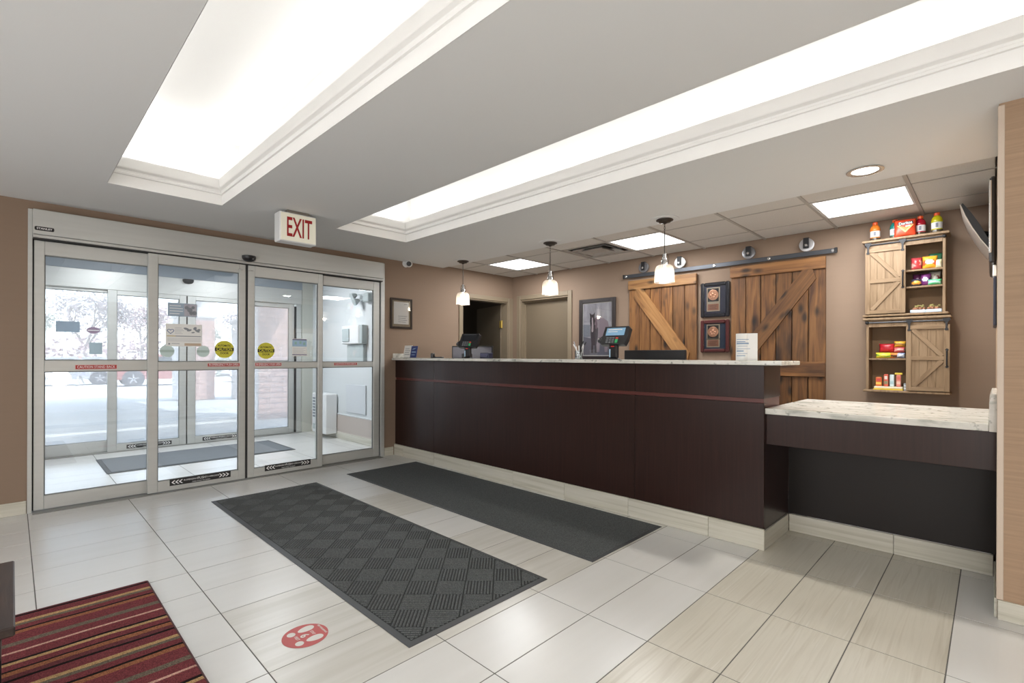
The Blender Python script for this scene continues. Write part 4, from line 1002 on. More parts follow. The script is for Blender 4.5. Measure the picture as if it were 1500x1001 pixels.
DST = mat('dark_steel_wheel', (.22, .22, .23), .3, .7)
roller(-3.024, 'roller at the left end of the rail, dark steel wheel', DST)
roller(-2.564, 'brightest silvery roller of the rail, beside the hanging pendant', mat('bright_wheel', (.80, .80, .79), .3, .3))
roller(-1.813, 'roller on the rail just right of the framed plaques', DST)
roller(-1.282, 'roller at the right end of the rail, nearest the snack cabinets', mat('grey_wheel', (.45, .45, .46), .3, .6))

# ================================================================== SNACK CABINETS
def hanger(t, x, zt, y):
    m = MB(); m.prism([(-.024, .0), (.024, .0), (.022, -.016), (.012, -.028), (.007, -.040), (.006, -.078), (.013, -.088), (.008, -.097), (-.008, -.097), (-.013, -.088), (-.006, -.078), (-.007, -.040), (-.012, -.028), (-.022, -.016)], .006, ON_BACK(x, y, zt))
    m.build('strap_hinge', BLACKM, t)
def snack_cabinet(x0, x1, z0, z1, dx0, dx1, shelves, label, name='snack_cabinet'):
    y0, y1 = 5.215, YB-.001; th = .018
    t = thing(name, ((x0+x1)/2, y1, z0), label, 'cabinet')
    MB().box(x0+.025, x0+.025+th, y0+.012, y1, z0+.012, z1-.022, .001).build('side_panel', OAK, t)
    MB().box(x1-.025-th, x1-.025, y0+.012, y1, z0+.012, z1-.022, .001).build('side_panel', OAK, t)
    MB().box(x0, x1, y0-.012, y1, z1-.020, z1, .004).build('top_board', OAK, t)
    MB().box(x0+.005, x1-.005, y0-.008, y1, z0-.008, z0+.011, .004).build('bottom_board', OAK, t)
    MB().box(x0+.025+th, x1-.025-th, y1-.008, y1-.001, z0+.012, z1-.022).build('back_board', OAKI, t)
    MB().box(x0+.044, x1-.044, y0+.010, y0+.024, z1-.078, z1-.021, .001).build('face_rail', OAK, t)
    MB().box((dx0+dx1)/2-.009, (dx0+dx1)/2+.009, y0+.03, y1-.009, z0+.012, z1-.022).build('divider', OAK, t)
    a, b = (dx1-.12, x1-.0435) if dx0 < (x0+x1)/2-.1 else (x0+.0435, dx0+.12)
    for z in shelves: MB().box(a, b, y0+.022, y1-.009, z-.014, z, .001).build('shelf', OAK, t)
    MB().tube([(x0+.03, y0+.004, z1-.040), (x1-.03, y0+.004, z1-.040)], .006, 8).build('hanging_rod', GUN, t)
    for x in (x0+.032, x1-.032): MB().sphere((x, y0+.003, z1-.040), .014, 12).build('rod_finial', BLACKM, t, smooth=True)
    # sliding plank door
    d0, d1 = z0+.016, z1-.075; yd = y0-.004
    dr = MB().box(dx0+.03, dx1-.03, yd+.006, yd+.012, d0+.03, d1-.03).build('sliding_door', OAK, t)
    n = 4; w_ = (dx1-dx0-.06)/n
    for i in range(n): MB().box(-w_/2+.0008, w_/2-.0008, -.002, .002, -(d1-d0)/2+.03, (d1-d0)/2-.03, .0008).build('plank', OAK, dr, M=T((dx0+.03+w_*(i+.5), yd+.004, (d0+d1)/2)))
    for (u0, u1, v0, v1) in ((dx0, dx0+.034, d0, d1), (dx1-.034, dx1, d0, d1)):
        MB().box(-(u1-u0)/2, (u1-u0)/2, -.008, .008, -(v1-v0)/2, (v1-v0)/2, .001).build('stile', OAK, dr, M=T(((u0+u1)/2, yd, (v0+v1)/2)))
    zm = (d0+d1)/2; Lr = dx1-dx0-.068
    for zc in (d0+.017, d1-.017, zm): MB().box(-.016, .016, -.008, .008, -Lr/2, Lr/2, .001).build('rail', OAK, dr, M=T(((dx0+dx1)/2, yd, zc)) @ Matrix.Rotation(PI/2, 4, 'Y'))
    for (xa, za, xb, zb) in ((dx0+.045, d1-.036, dx1-.045, zm+.018), (dx1-.045, zm-.018, dx0+.045, d0+.036)):
        dd = Vector((xb-xa, 0, zb-za)); L = dd.length
        MB().box(-.016, .016, -.007, .006, -L/2, L/2, .001).build('brace', OAK, dr, M=T(((xa+xb)/2, yd, (za+zb)/2)) @ Matrix.Rotation(math.atan2(dd.x, dd.z), 4, 'Y'))
    hx = dx1-.017
    m = MB().tube([(hx, yd-.008, zm+.062), (hx, yd-.026, zm+.055), (hx, yd-.028, zm), (hx, yd-.026, zm-.055), (hx, yd-.008, zm-.062)], .0055, 8)
    for z in (zm+.068, zm-.068): m.prism([(-.012, 0), (0, .012), (.012, 0), (0, -.012)], .004, ON_BACK(hx, yd-.008, z))
    m.build('handle', BLACKM, dr)
    for x in (dx0+.02, dx1-.02): hanger(dr, x, z1-.024, yd-.006)
    return t
snack_cabinet(-.818, -.243, 1.580, 2.236, -.792, -.517, (1.953, 1.815), 'upper oak cabinet of the snack pair, door on its left, bottles standing on top')
snack_cabinet(-.812, -.232, .932, 1.562, -.512, -.240, (1.215,), 'lower oak cabinet of the snack pair, door on its right', 'snack_cabinet')

# ---- snacks
def bag(x, y, z, w_, h_, th, cols, label, lean=0, twist=0, seed=0, group=None, name='snack_bag', roll=0):
    """pillow bag with crimped ends; cols = [main, band, accent]"""
    rnd = random.Random(seed); nu, nv = 10, 12; m = MB(); grid = {}
    for s in (0, 1):
        for i in range(nu+1):
            for j in range(nv+1):
                u, v_ = i/nu, j/nv
                k = (math.sin(PI*u)**.6)*(math.sin(PI*v_)**.55); k += rnd.uniform(-.05, .05)*(0 < u < 1)*(0 < v_ < 1)
                pin = 1-.07*math.sin(PI*v_)*0 - .06*(abs(v_-.5) < .45)*math.sin(PI*v_)
                X = (u-.5)*w_*pin; Z = v_*h_; Y = (-1 if s == 0 else 1)*th/2*max(k, 0)
                if s == 1 and (i in (0, nu) or j in (0, nv)): grid[s, i, j] = grid[0, i, j]
                else: grid[s, i, j] = m.bm.verts.new((X, Y, Z))
    for s in (0, 1):
        for i in range(nu):
            for j in range(nv):
                q = [grid[s, i, j], grid[s, i+1, j], grid[s, i+1, j+1], grid[s, i, j+1]]
                f = m.bm.faces.new(q if s == 0 else q[::-1])
                u, v_ = (i+.5)/nu, (j+.5)/nv
                mi = 0
                if len(cols) > 1 and abs(v_-.42-.12*math.sin(u*4+seed)) < .17: mi = 1
                if len(cols) > 2 and (u-.5)**2/.09+(v_-.5)**2/.03 < 1: mi = 2
                f.material_index = mi
    mm = [mat('wrap_%02d%02d%02d' % tuple(int(q*99) for q in c), c, .32) for c in cols]
    M = T((x, y, z)) @ Matrix.Rotation(twist, 4, 'Z') @ Matrix.Rotation(lean, 4, 'X') @ Matrix.Rotation(roll, 4, 'Y')
    return tag(m.build(name, mm, None, M, smooth=True), label, 'snack bag', group)
def bottle(x, y, z, col, cap, label, h_=.172, lab=(.62, .62, .62)):
    t = thing('drink_bottle', (x, y, z), label, 'bottle', 'drink bottles on top of the cabinet'); r_ = .038
    m = MB(); m.lathe([(.030, 0), (r_, .006), (r_, .030), (.035, .036), (.035, .088), (r_, .094), (r_, .104), (.034, .122), (.024, .138), (.017, .143), (.017, .150), (.001, .150)], (x, y, z), 20)
    mt = mat('drink_%02d%02d%02d' % tuple(int(q*99) for q in col), col, .12); m.build('bottle_body', mt, t, smooth='auto')
    m = MB(); m.lathe([(.0188, .145), (.0195, .147), (.0195, .164), (.016, .168), (.001, .168)], (x, y, z), 18); m.build('cap', mat('orange_cap', cap, .4), t, smooth='auto')
    m = MB(); m.lathe([(.0358, .036), (.0362, .038), (.0362, .086), (.0358, .088)], (x, y, z), 20, cap=False); L_ = m.build('label_band', mat('bottle_label', lab, .5), t, smooth='auto')
    m = MB().box(x-.006, x+.010, y-.0375, y-.0366, z+.045, z+.080); m.build('label_mark', mat('label_mark', (.12, .13, .16), .5), L_)
    m = MB(); m.lathe([(.0384, .008), (.0386, .010), (.0386, .026), (.0384, .028)], (x, y, z), 20, cap=False); m.build('dark_base_band', mat('dark_liquid', (.06, .045, .03), .2), t)
ZT = 2.2365
OC = (.72, .10, .02)
bottle(-.735, 5.29, ZT, (.62, .17, .02), OC, 'orange drink bottle, leftmost on the upper snack cabinet')
bottle(-.598, 5.31, ZT, (.01, .17, .15), OC, 'teal drink bottle half hidden behind the red chip bag')
bottle(-.432, 5.31, ZT, (.33, .005, .02), OC, 'dark red drink bottle right of the red chip bag')
bottle(-.325, 5.285, ZT, (.46, .43, .01), OC, 'yellow-green drink bottle, rightmost on the upper snack cabinet')
b = bag(-.523, 5.235, ZT+.001, .150, .148, .05, [(.62, .06, .02)], 'red chip bag leaning between the bottles on the upper cabinet', -.12, .12, 3)
ORG[b] = Vector((-.523, 5.235, ZT+.001))
Mb = T((-.523, 5.235, ZT+.001)) @ Matrix.Rotation(.12, 4, 'Z') @ Matrix.Rotation(-.12, 4, 'X')
def on_bag(u, v_, d): return Mb @ frame((u, -d, v_), (1, 0, 0), (0, 0, 1))
def child_on(b_, ob, M): ob.parent = b_; ob.matrix_local = Mb.inverted() @ M
def bag_print(poly, d, m_, nm):
    mb = MB().prism([(x, y) for x, y in poly], .0004, None); o_ = mb.build(nm, m_, b, M=T(ORG[b])); o_.matrix_local = Mb.inverted() @ on_bag(0, 0, d)
bag_print([(-.055, .088), (.0, .026), (.055, .088), (.042, .090), (.0, .044), (-.042, .090)], .0270, mat('print_flame', (.75, .42, .12), .4), 'print_triangle')
bag_print([(-.036, .086), (.0, .048), (.036, .086), (.0, .070)], .0268, mat('print_orange', (.72, .22, .03), .4), 'print_flame')
bag_print([(-.050, .113), (.048, .121), (.052, .097), (-.046, .089)], .0274, INKD, 'name_panel')
lo = lettering('Doritos', .036, T(ORG[b]), WINK, b, width=.086, bold=.0006); lo.matrix_local = Mb.inverted() @ on_bag(.001, .105, .0281) @ Matrix.Rotation(.08, 4, 'Z')
bag_print([(.0, .082), (.035, .088), (.030, .078), (.002, .074)], .0276, WINK, 'print_strip')
G1 = 'snacks inside the wall cabinets'
def sn(*a, **k): return bag(*a, group=G1, **k)
ys = 5.285
sn(-.452, ys, 1.954, .075, .105, .05, [(.50, .05, .06), (.72, .35, .30), (.45, .03, .03)], 'crimson snack bag at the left of the upper cabinet top shelf', -.15, .15, 5)
sn(-.368, ys-.005, 1.954, .098, .105, .05, [(.75, .36, .03), (.72, .08, .03), (.82, .70, .60)], 'orange and yellow snack bag in the middle of the top shelf', -.1, 0, 6)
sn(-.313, ys-.01, 1.954, .042, .070, .035, [(.55, .55, .36), (.70, .68, .55)], 'small cream snack bag at the right end of the top shelf', -.1, -.1, 7)
sn(-.335, ys+.055, 1.954, .09, .13, .04, [(.02, .10, .05), (.04, .16, .08)], 'dark green snack bag behind the cream one on the top shelf', 0, 0, 8)
sn(-.452, ys-.022, 1.816, .070, .060, .05, [(.03, .03, .05), (.60, .26, .04), (.70, .45, .08)], 'navy and orange snack bag at the left of the middle shelf', -.2, .1, 9)
sn(-.446, ys+.045, 1.816, .070, .108, .05, [(.10, .02, .08), (.50, .08, .03)], 'dark plum bag with red print standing behind on the middle shelf', -.05, .1, 10)
sn(-.395, ys-.002, 1.816, .070, .100, .05, [(.16, .03, .15), (.10, .02, .12), (.55, .52, .58)], 'purple snack bag in the middle of the middle shelf', -.1, -.1, 11)
sn(-.345, ys+.040, 1.818, .080, .118, .045, [(.48, .45, .42), (.22, .06, .06), (.55, .52, .48)], 'grey snack bag with dark red stripe standing behind the green pack', -.1, -.1, 12, roll=.04)
sn(-.336, ys-.022, 1.816, .088, .046, .055, [(.10, .55, .25), (.45, .72, .62)], 'bright green snack pack lying at the right of the middle shelf', -.1, 0, 13)
def tray(x, label):
    t = thing('snack_tray', (x, ys, 1.592), label, 'snack tray', 'granola trays on the bottom shelf')
    m = MB(); m.box(x-.050, x+.050, ys-.045, ys+.03, 1.592, 1.618, .004); m.build('tray', mat('pale_blue_tray', (.50, .60, .74), .5), t)
    rnd = random.Random(int(x*1000)); m = MB()
    for k in range(14): m.sphere((x+rnd.uniform(-.036, .036), ys+rnd.uniform(-.03, .015), 1.622+rnd.uniform(0, .012)), .010, 6)
    tag(m.build('nuts', mat('brown_nuts', (.34, .16, .09), .7), t), kind='stuff')
    m = MB()
    for k in range(14): m.sphere((x+rnd.uniform(-.032, .032), ys+rnd.uniform(-.02, .02), 1.638+rnd.uniform(0, .016)), .009, 6)
    tag(m.build('seeds', mat('olive_seeds', (.28, .25, .09), .7), t), kind='stuff')
tray(-.440, 'pale blue snack tray, left one on the bottom shelf of the upper cabinet')
tray(-.340, 'pale blue snack tray, right one on the bottom shelf of the upper cabinet')
z = 1.216
sn(-.668, ys-.012, z, .115, .048, .055, [(.78, .62, .05), (.30, .50, .06), (.80, .70, .10)], 'yellow and green bag lying at the left of the lower cabinet shelf', -.1, .1, 14)
sn(-.590, ys-.012, z, .075, .048, .055, [(.70, .20, .04), (.12, .06, .03)], 'small orange bag lying beside the yellow one', -.1, 0, 15)
sn(-.650, ys+.006, z+.053, .110, .072, .05, [(.42, .01, .02), (.55, .03, .04), (.40, .01, .02)], 'deep red bag stacked on the yellow bag in the lower cabinet', -.1, 0, 16)
sn(-.560, ys-.015, z, .07, .046, .05, [(.30, .36, .52), (.62, .66, .72)], 'blue and white bag at the right of the lower cabinet shelf', -.1, 0, 17)
sn(-.563, ys-.008, z+.050, .075, .042, .05, [(.62, .10, .10), (.75, .40, .35)], 'rosy red bag stacked on the blue and white bag', -.1, .05, 18)
sn(-.560, ys-.002, z+.096, .080, .048, .05, [(.75, .40, .04), (.35, .18, .05)], 'golden yellow bag topmost of the right stack in the lower cabinet', -.1, 0, 19)
t = thing('candy_box', (-.64, ys, .944), 'low yellow and white display box under the candy bars', 'box')
MB().box(-.735, -.535, ys-.055, ys+.055, .944, .956, .001).build('box_base', mat('yellow_card', (.70, .52, .06), .6), t)
MB().box(-.732, -.538, ys-.052, ys+.052, .957, .972, .002).build('box_rim', mat('cream_card', (.75, .68, .52), .6), t)
def candy(x, h_, w_, cols, label, flag=False):
    t = thing('candy_bar', (x, ys, .973), label, 'candy bar', 'candy bars standing in the yellow box')
    mm = [mat('candy_%02d%02d%02d' % tuple(int(q*99) for q in c), c, .4) for c in cols]
    MB().box(x-w_/2, x+w_/2, ys-.012, ys+.012, .973, .973+h_, .004).build('wrapper', mm[0], t)
    MB().box(x-w_/2+.003, x+w_/2-.003, ys-.0135, ys-.0121, .973+h_*.2, .973+h_*.45).build('wrapper_band', mm[1], t)
    MB().box(x-w_/2+.006, x+w_/2-.006, ys-.0135, ys-.0121, .973+h_*.58, .973+h_*.85).build('wrapper_mark', mm[-1], t)
    if flag: MB().box(x-.026, x+.026, ys-.014, ys+.013, .973+h_-.002, .973+h_+.014, .003).build('crimped_end', mat('yellow_card', (.7, .52, .06)), t)
candy(-.705, .078, .042, [(.62, .14, .03), (.72, .50, .10), (.55, .06, .06)], 'short orange and red candy bar at the left of the yellow box')
candy(-.654, .104, .032, [(.58, .10, .06), (.22, .22, .12), (.72, .62, .55)], 'red candy bar with dark band, second in the yellow box')
candy(-.613, .102, .030, [(.55, .66, .70), (.35, .52, .58), (.62, .70, .72)], 'pale blue candy bar, third in the yellow box')
candy(-.568, .104, .032, [(.62, .20, .16), (.70, .45, .36), (.60, .12, .08)], 'coral candy bar with a yellow top, nearest the cabinet door', True)
m = thing('gum_pack', (-.527, ys-.02, .944), 'grey striped pack beside the yellow candy box', 'pack')
MB().box(-.530, -.505, ys-.05, ys-.02, .944, 1.005, .003).build('pack_body', mat('grey_pack', (.30, .32, .35), .5), m)
MB().box(-.5295, -.5055, ys-.0508, ys-.0501, .96, .968).box(-.5295, -.5055, ys-.0508, ys-.0501, .98, .988).build('pack_stripes', PAPER, m)

# ================================================================== ON AND BEHIND THE COUNTER
ZK = 1.1975
t = thing('card_stand', (-5.09, 3.40, ZK), 'clear stand holding a white and a navy card at the counter wall end', 'card stand')
MB().box(-5.235, -4.94, 3.36, 3.44, ZK, ZK+.006, .002).build('stand_base', CLEAR, t)
MB().box(-.085, .085, -.0015, .0015, 0, .15).build('white_card', PAPER, t, M=T((-5.15, 3.405, ZK+.005)) @ Matrix.Rotation(-.18, 4, 'X'))
MB().box(-.065, .065, -.0015, .0015, 0, .142).build('blue_card', BLUE, t, M=T((-5.005, 3.395, ZK+.005)) @ Matrix.Rotation(-.18, 4, 'X'))
m = MB()
for i in range(4): m.box(-.06, .05-.02*(i % 2), -.0022, -.0018, .035+i*.024, .041+i*.024)
m.build('text_lines', INK, t, M=T((-5.15, 3.405, ZK+.005)) @ Matrix.Rotation(-.18, 4, 'X'))
m = MB(); m.box(-.045, .045, -.0022, -.0018, .062, .074).box(-.04, .03, -.0022, -.0018, .03, .037); m.prism([(-.045, .095), (-.01, .112), (.045, .118), (0, .104)], .0004, frame((0, -.0018, 0), (1, 0, 0), (0, 0, 1)))
m.build('card_mark', SKYB, t, M=T((-5.005, 3.395, ZK+.005)) @ Matrix.Rotation(-.18, 4, 'X'))

def terminal(x, y, ang, lit, label):
    t = thing('payment_terminal', (x, y, ZK), label, 'card reader', 'card terminals on the counter'); R = T((x, y, ZK)) @ Matrix.Rotation(ang, 4, 'Z')
    MB().lathe([(.055, 0), (.055, .006), (.046, .010), (.001, .010)], (0, 0, 0), 24, 'z', R).build('foot_plate', BLACKM, t, smooth='auto')
    MB().box(-.040, .040, -.020, .022, .010, .125, .010, R).build('stand_neck', BLACK, t)
    MB().box(-.030, -.018, -.0215, -.0200, .02, .085, 0, R).build('neck_strip', SKYB, t)
    H = R @ T((0, .0, .115)) @ Matrix.Rotation(-.42, 4, 'X')
    m = MB(); m.prism([(-.125, .028), (-.112, .0), (.108, .0), (.122, .045), (.125, .150), (.112, .165), (-.112, .165), (-.118, .080), (-.140, .062)], .040, H @ frame((0, .020, 0), (1, 0, 0), (0, 0, 1)))
    m.build('terminal_body', BLACK, t)
    MB().box(-.088, .088, -.0235, -.0205, .082, .150, .001, H).build('screen', SCREEN if lit else mat('dark_screen', (.02, .022, .028), .12), t)
    m = MB()
    if lit: m.box(-.07, .06, -.0243, -.0237, .130, .138, 0, H).box(-.07, .02, -.0243, -.0237, .112, .118, 0, H)
    else: m.box(-.08, .08, -.0243, -.0237, .148, .150, 0, H)
    m.build('screen_text', PAPER if lit else INK, t)
    m = MB()
    for i in range(3):
        for j in range(3): m.box(-.072+i*.028, -.050+i*.028, -.0255, -.0205, .014+j*.019, .027+j*.019, .001, H)
    m.build('keys', mat('slate_keys', (.16, .17, .18), .5), t)
    MB().box(.016, .040, -.0258, -.0205, .014, .046, .001, H).build('enter_key', mat('green_key', (.05, .45, .16), .5), t)
    MB().box(.016, .040, -.0256, -.0205, .050, .064, .001, H).build('cancel_key', mat('red_key', (.6, .08, .05), .5), t)
    MB().box(-.155, -.120, -.034, .010, .020, .066, .012, H).build('card_slot', mat('charcoal_plastic', (.035, .035, .04), .4), t)
    MB().box(-.146, -.132, -.0352, -.0338, .042, .052, .001, H).build('slot_light', STEEL, t)
    MB().box(-.012, .018, -.0225, -.0205, -.012, -.003, .001, R @ T((0, 0, .115))).build('red_mark', REDB, t)
    return t
terminal(-2.215, 3.45, .0, True, 'card terminal with lit blue screen and keypad in front of the left barn door')
terminal(-4.11, 3.50, .25, False, 'black card terminal with dark screen at the door end of the counter')

t = thing('pen_cup', (-2.56, 3.44, ZK), 'clear plastic cup of white and black pens beside the horse picture', 'cup')
m = MB(); m.lathe([(.033, .0), (.036, .075), (.0345, .075), (.032, .004), (.001, .004)], (-2.56, 3.44, ZK), 24, cap=False); m.build('cup', CLEAR, t, smooth='auto')
MB().lathe([(.0325, .001), (.0325, .010), (.001, .010)], (-2.56, 3.44, ZK), 20).build('cup_base', mat('grey_cup_base', (.5, .52, .5), .3), t)
for i, (dx, dy, h, c) in enumerate(((-.055, -.005, .130, WPLAS), (.050, .0, .125, WPLAS), (.025, .02, .135, WPLAS), (-.062, .01, .155, GREYL), (.062, .02, .150, BLACK), (.010, .025, .150, BLACK), (.035, .02, .158, BLACK), (-.02, -.015, .11, WPLAS), (.015, -.02, .118, WPLAS))):
    p = thing('pen', (-2.56, 3.44, ZK+.012), ['white pen leaning far left in the clear cup', 'white pen leaning right at the cup front', 'white pen leaning gently right in the cup', 'slim grey pen rising past the cup at the left', 'black pen leaning farthest right in the cup', 'black pen standing nearly upright in the cup', 'tallest black pen in the clear cup', 'short white pen at the cup front left', 'short white pen at the cup front right'][i], 'pen', 'pens in the clear cup')
    aa_ = 2*PI*i/9; a = Vector((-2.56+.021*math.cos(aa_), 3.44+.021*math.sin(aa_), ZK+.013)); e = Vector((-2.56+dx, 3.44+dy, ZK+h)); d = (e-a)
    MB().tube([a, a+d*.12, a+d*.85], [.0015, .0045, .0045], 8).build('barrel', c, p)
    MB().tube([a+d*.85, e], [.0048, .0042], 8).build('cap', c, p)

def monitor(x, y, z0, w_, h_, ang, label, screen, base_z=.751):
    t = thing('monitor', (x, y, base_z), label, 'monitor'); R = T((x, y, 0)) @ Matrix.Rotation(ang, 4, 'Z')
    MB().box(-w_/2, w_/2, -.012, .020, z0, z0+h_, .005, R).build('casing', BLACK, t)
    MB().box(-w_/2+.015, w_/2-.015, -.0135, -.0121, z0+.02, z0+h_-.015, 0, R).build('screen', screen, t)
    MB().box(-.03, .03, .021, .045, base_z+.012, z0+h_*.5, .004, R).build('stand_neck', BLACK, t)
    MB().box(-.11, .11, -.04, .13, base_z, base_z+.011, .003, R).build('stand_foot', BLACK, t)
    return t
monitor(-2.04, 3.80, .93, .56, .348, PI, 'back of a black monitor rising above the counter before the left barn door', mat('dark_screen', (.02, .022, .028), .12))
monitor(-4.45, 3.86, .99, .52, .355, .50, 'black-edged monitor behind the card terminal at the door end', mat('grey_screen', (.16, .155, .19), .25))
MB().box(-4.75, -4.45, 3.70, 4.1, .72, .7505, .003).build('work_surface', ESP, ct)
t = thing('tablet_box', (-3.99, 3.55, ZK), 'small navy box beside the dark card terminal', 'box')
MB().box(-3.99, -3.85, 3.57, 3.63, ZK, ZK+.062, .004).build('box_body', mat('navy_box', (.012, .014, .04), .4), t)
m = MB()
for i in range(3): m.box(-3.98, -3.88+.01*i, 3.569, 3.5699, ZK+.018+i*.014, ZK+.022+i*.014)
m.build('print_lines', mat('lilac_print', (.22, .22, .36), .6), t)
t = thing('stapler', (-4.68, 3.46, ZK), 'small black desk gadget standing near the card stand', 'desk gadget')
MB().box(-4.715, -4.675, 3.44, 3.48, ZK, ZK+.058, .006).build('gadget_body', BLACK, t)
MB().box(-4.675, -4.50, 3.445, 3.475, ZK, ZK+.016, .004).build('gadget_arm', BLACK, t)
MB().box(-4.29, -4.17, 3.56, 3.62, ZK, ZK+.055, .004).build('receipt_box', BLACK).__setitem__('label', 'black receipt box behind the dark card terminal'); bpy.data.objects['receipt_box']['category'] = 'box'
# curved paper sign
t = thing('counter_sign', (-1.19, 3.46, ZK), 'curved white printed card standing at the right end of the counter', 'sign')
m = MB(); pts = []
for i in range(17):
    u = i/16
    if u < .55: a = PI*.86 - u/.55*PI*.60; pts.append((-1.205+.048*math.cos(a), 3.475-.052*math.sin(a)))
    else: pts.append((-1.172+(u-.55)/.45*.062, 3.444+(u-.55)/.45*.010))
lo_ = [m.bm.verts.new((x, y, ZK)) for x, y in pts]; hi_ = [m.bm.verts.new((x, y, ZK+.182)) for x, y in pts]
lo2 = [m.bm.verts.new((x, y+.0012, ZK)) for x, y in pts]; hi2 = [m.bm.verts.new((x, y+.0012, ZK+.182)) for x, y in pts]
for i in range(16):
    m.bm.faces.new((lo_[i], lo_[i+1], hi_[i+1], hi_[i])); m.bm.faces.new((lo2[i+1], lo2[i], hi2[i], hi2[i+1])); m.bm.faces.new((hi_[i], hi_[i+1], hi2[i+1], hi2[i])); m.bm.faces.new((lo_[i+1], lo_[i], lo2[i], lo2[i+1]))
m.build('card', PAPER, t, smooth='auto')
def curved_line(i0, i1, z0, z1, mm):
    m = MB()
    for i in range(i0, i1):
        (xa, ya), (xb, yb_) = pts[i], pts[i+1]; m.quad((xa, ya-.0009, ZK+z0), (xb, yb_-.0009, ZK+z0), (xb, yb_-.0009, ZK+z1), (xa, ya-.0009, ZK+z1))
    bmesh.ops.remove_doubles(m.bm, verts=m.bm.verts, dist=1e-5); m.build('text_line', mm, t, fix=False)
PB = mat('steel_blue_print', (.22, .32, .46), .6)
for (i0, i1, z0, z1) in ((2, 10, .140, .144), (2, 8, .124, .130), (2, 10, .110, .120), (3, 9, .096, .099), (2, 11, .078, .081), (2, 7, .060, .068), (3, 9, .046, .049), (2, 8, .030, .035)): curved_line(i0, i1, z0, z1, PB)

# ================================================================== ON THE RIGHT SIDE WALL
t = thing('wall_screen', (XR, 4.5, 2.06), 'flat black screen seen edge-on against the right side wall', 'screen')
MB().box(-.014, XR-.004, 4.16, 4.95, 1.80, 2.325, .010).build('casing', BLACK, t)
MB().box(-.0165, -.0142, 4.18, 4.93, 1.83, 2.30, 0).build('display', mat('dark_screen', (.02, .022, .028), .12), t)
MB().box(-.016, -.004, 4.148, 4.160, 1.86, 2.30, .003).build('silver_edge', STEEL, t)
t = thing('tilted_screen', (XR, 5.0, 2.1), 'silver-edged screen tilted out from the side wall near the cabinets', 'screen')
aa = math.atan2(.15, .34); Mt = T((-.075, 5.0, 2.145)) @ Matrix.Rotation(-aa, 4, 'Y')
m = MB(); m.prism([(-.018, -.185), (-.028, -.10), (-.031, 0), (-.028, .10), (-.018, .185), (.0, .190), (.010, .10), (.014, 0), (.010, -.10), (.0, -.190)], .56, Mt @ frame((0, .28, 0), (1, 0, 0), (0, 0, 1)))
m.build('casing', BLACK, t)
m = MB(); m.prism([(-.019, -.188), (-.0295, -.10), (-.0325, 0), (-.0295, .10), (-.019, .188), (-.013, .188), (-.023, .10), (-.026, 0), (-.023, -.10), (-.013, -.188)], .575, Mt @ frame((0, .2875, 0), (1, 0, 0), (0, 0, 1)))
m.build('silver_bezel', mat('warm_silver', (.55, .50, .45), .3, .7), t)
m = MB().box(-.01, XR-.001, 4.92, 5.06, 2.03, 2.20, .004); m.tube([(-.005, 5.0, 2.12), (-.06, 5.0, 2.14)], .02, 10); m.build('wall_bracket', BLACKM, t)
t = thing('wall_plate', (XR, 4.3, 1.75), 'small white plate on the side wall under the flat screen', 'plate')
MB().box(.001, XR-.001, 4.20, 4.32, 1.722, 1.79, .003).build('plate_body', WPLAS, t)
t = thing('side_wall_frame', (XR, 4.4, 1.6), 'narrow dark-framed notice seen edge-on on the side wall', 'picture frame')
m = MB(); rect_frame(m, -.20, .20, -.15, .15, .02, -.016, -.001, frame((XR, 4.40, 1.57), (0, -1, 0), (1, 0, 0))); m.build('frame', mat('dark_blue_frame', (.02, .025, .045), .4), t)
MB().box(XR-.008, XR-.001, 4.21, 4.59, 1.43, 1.71).build('notice', PAPER, t)

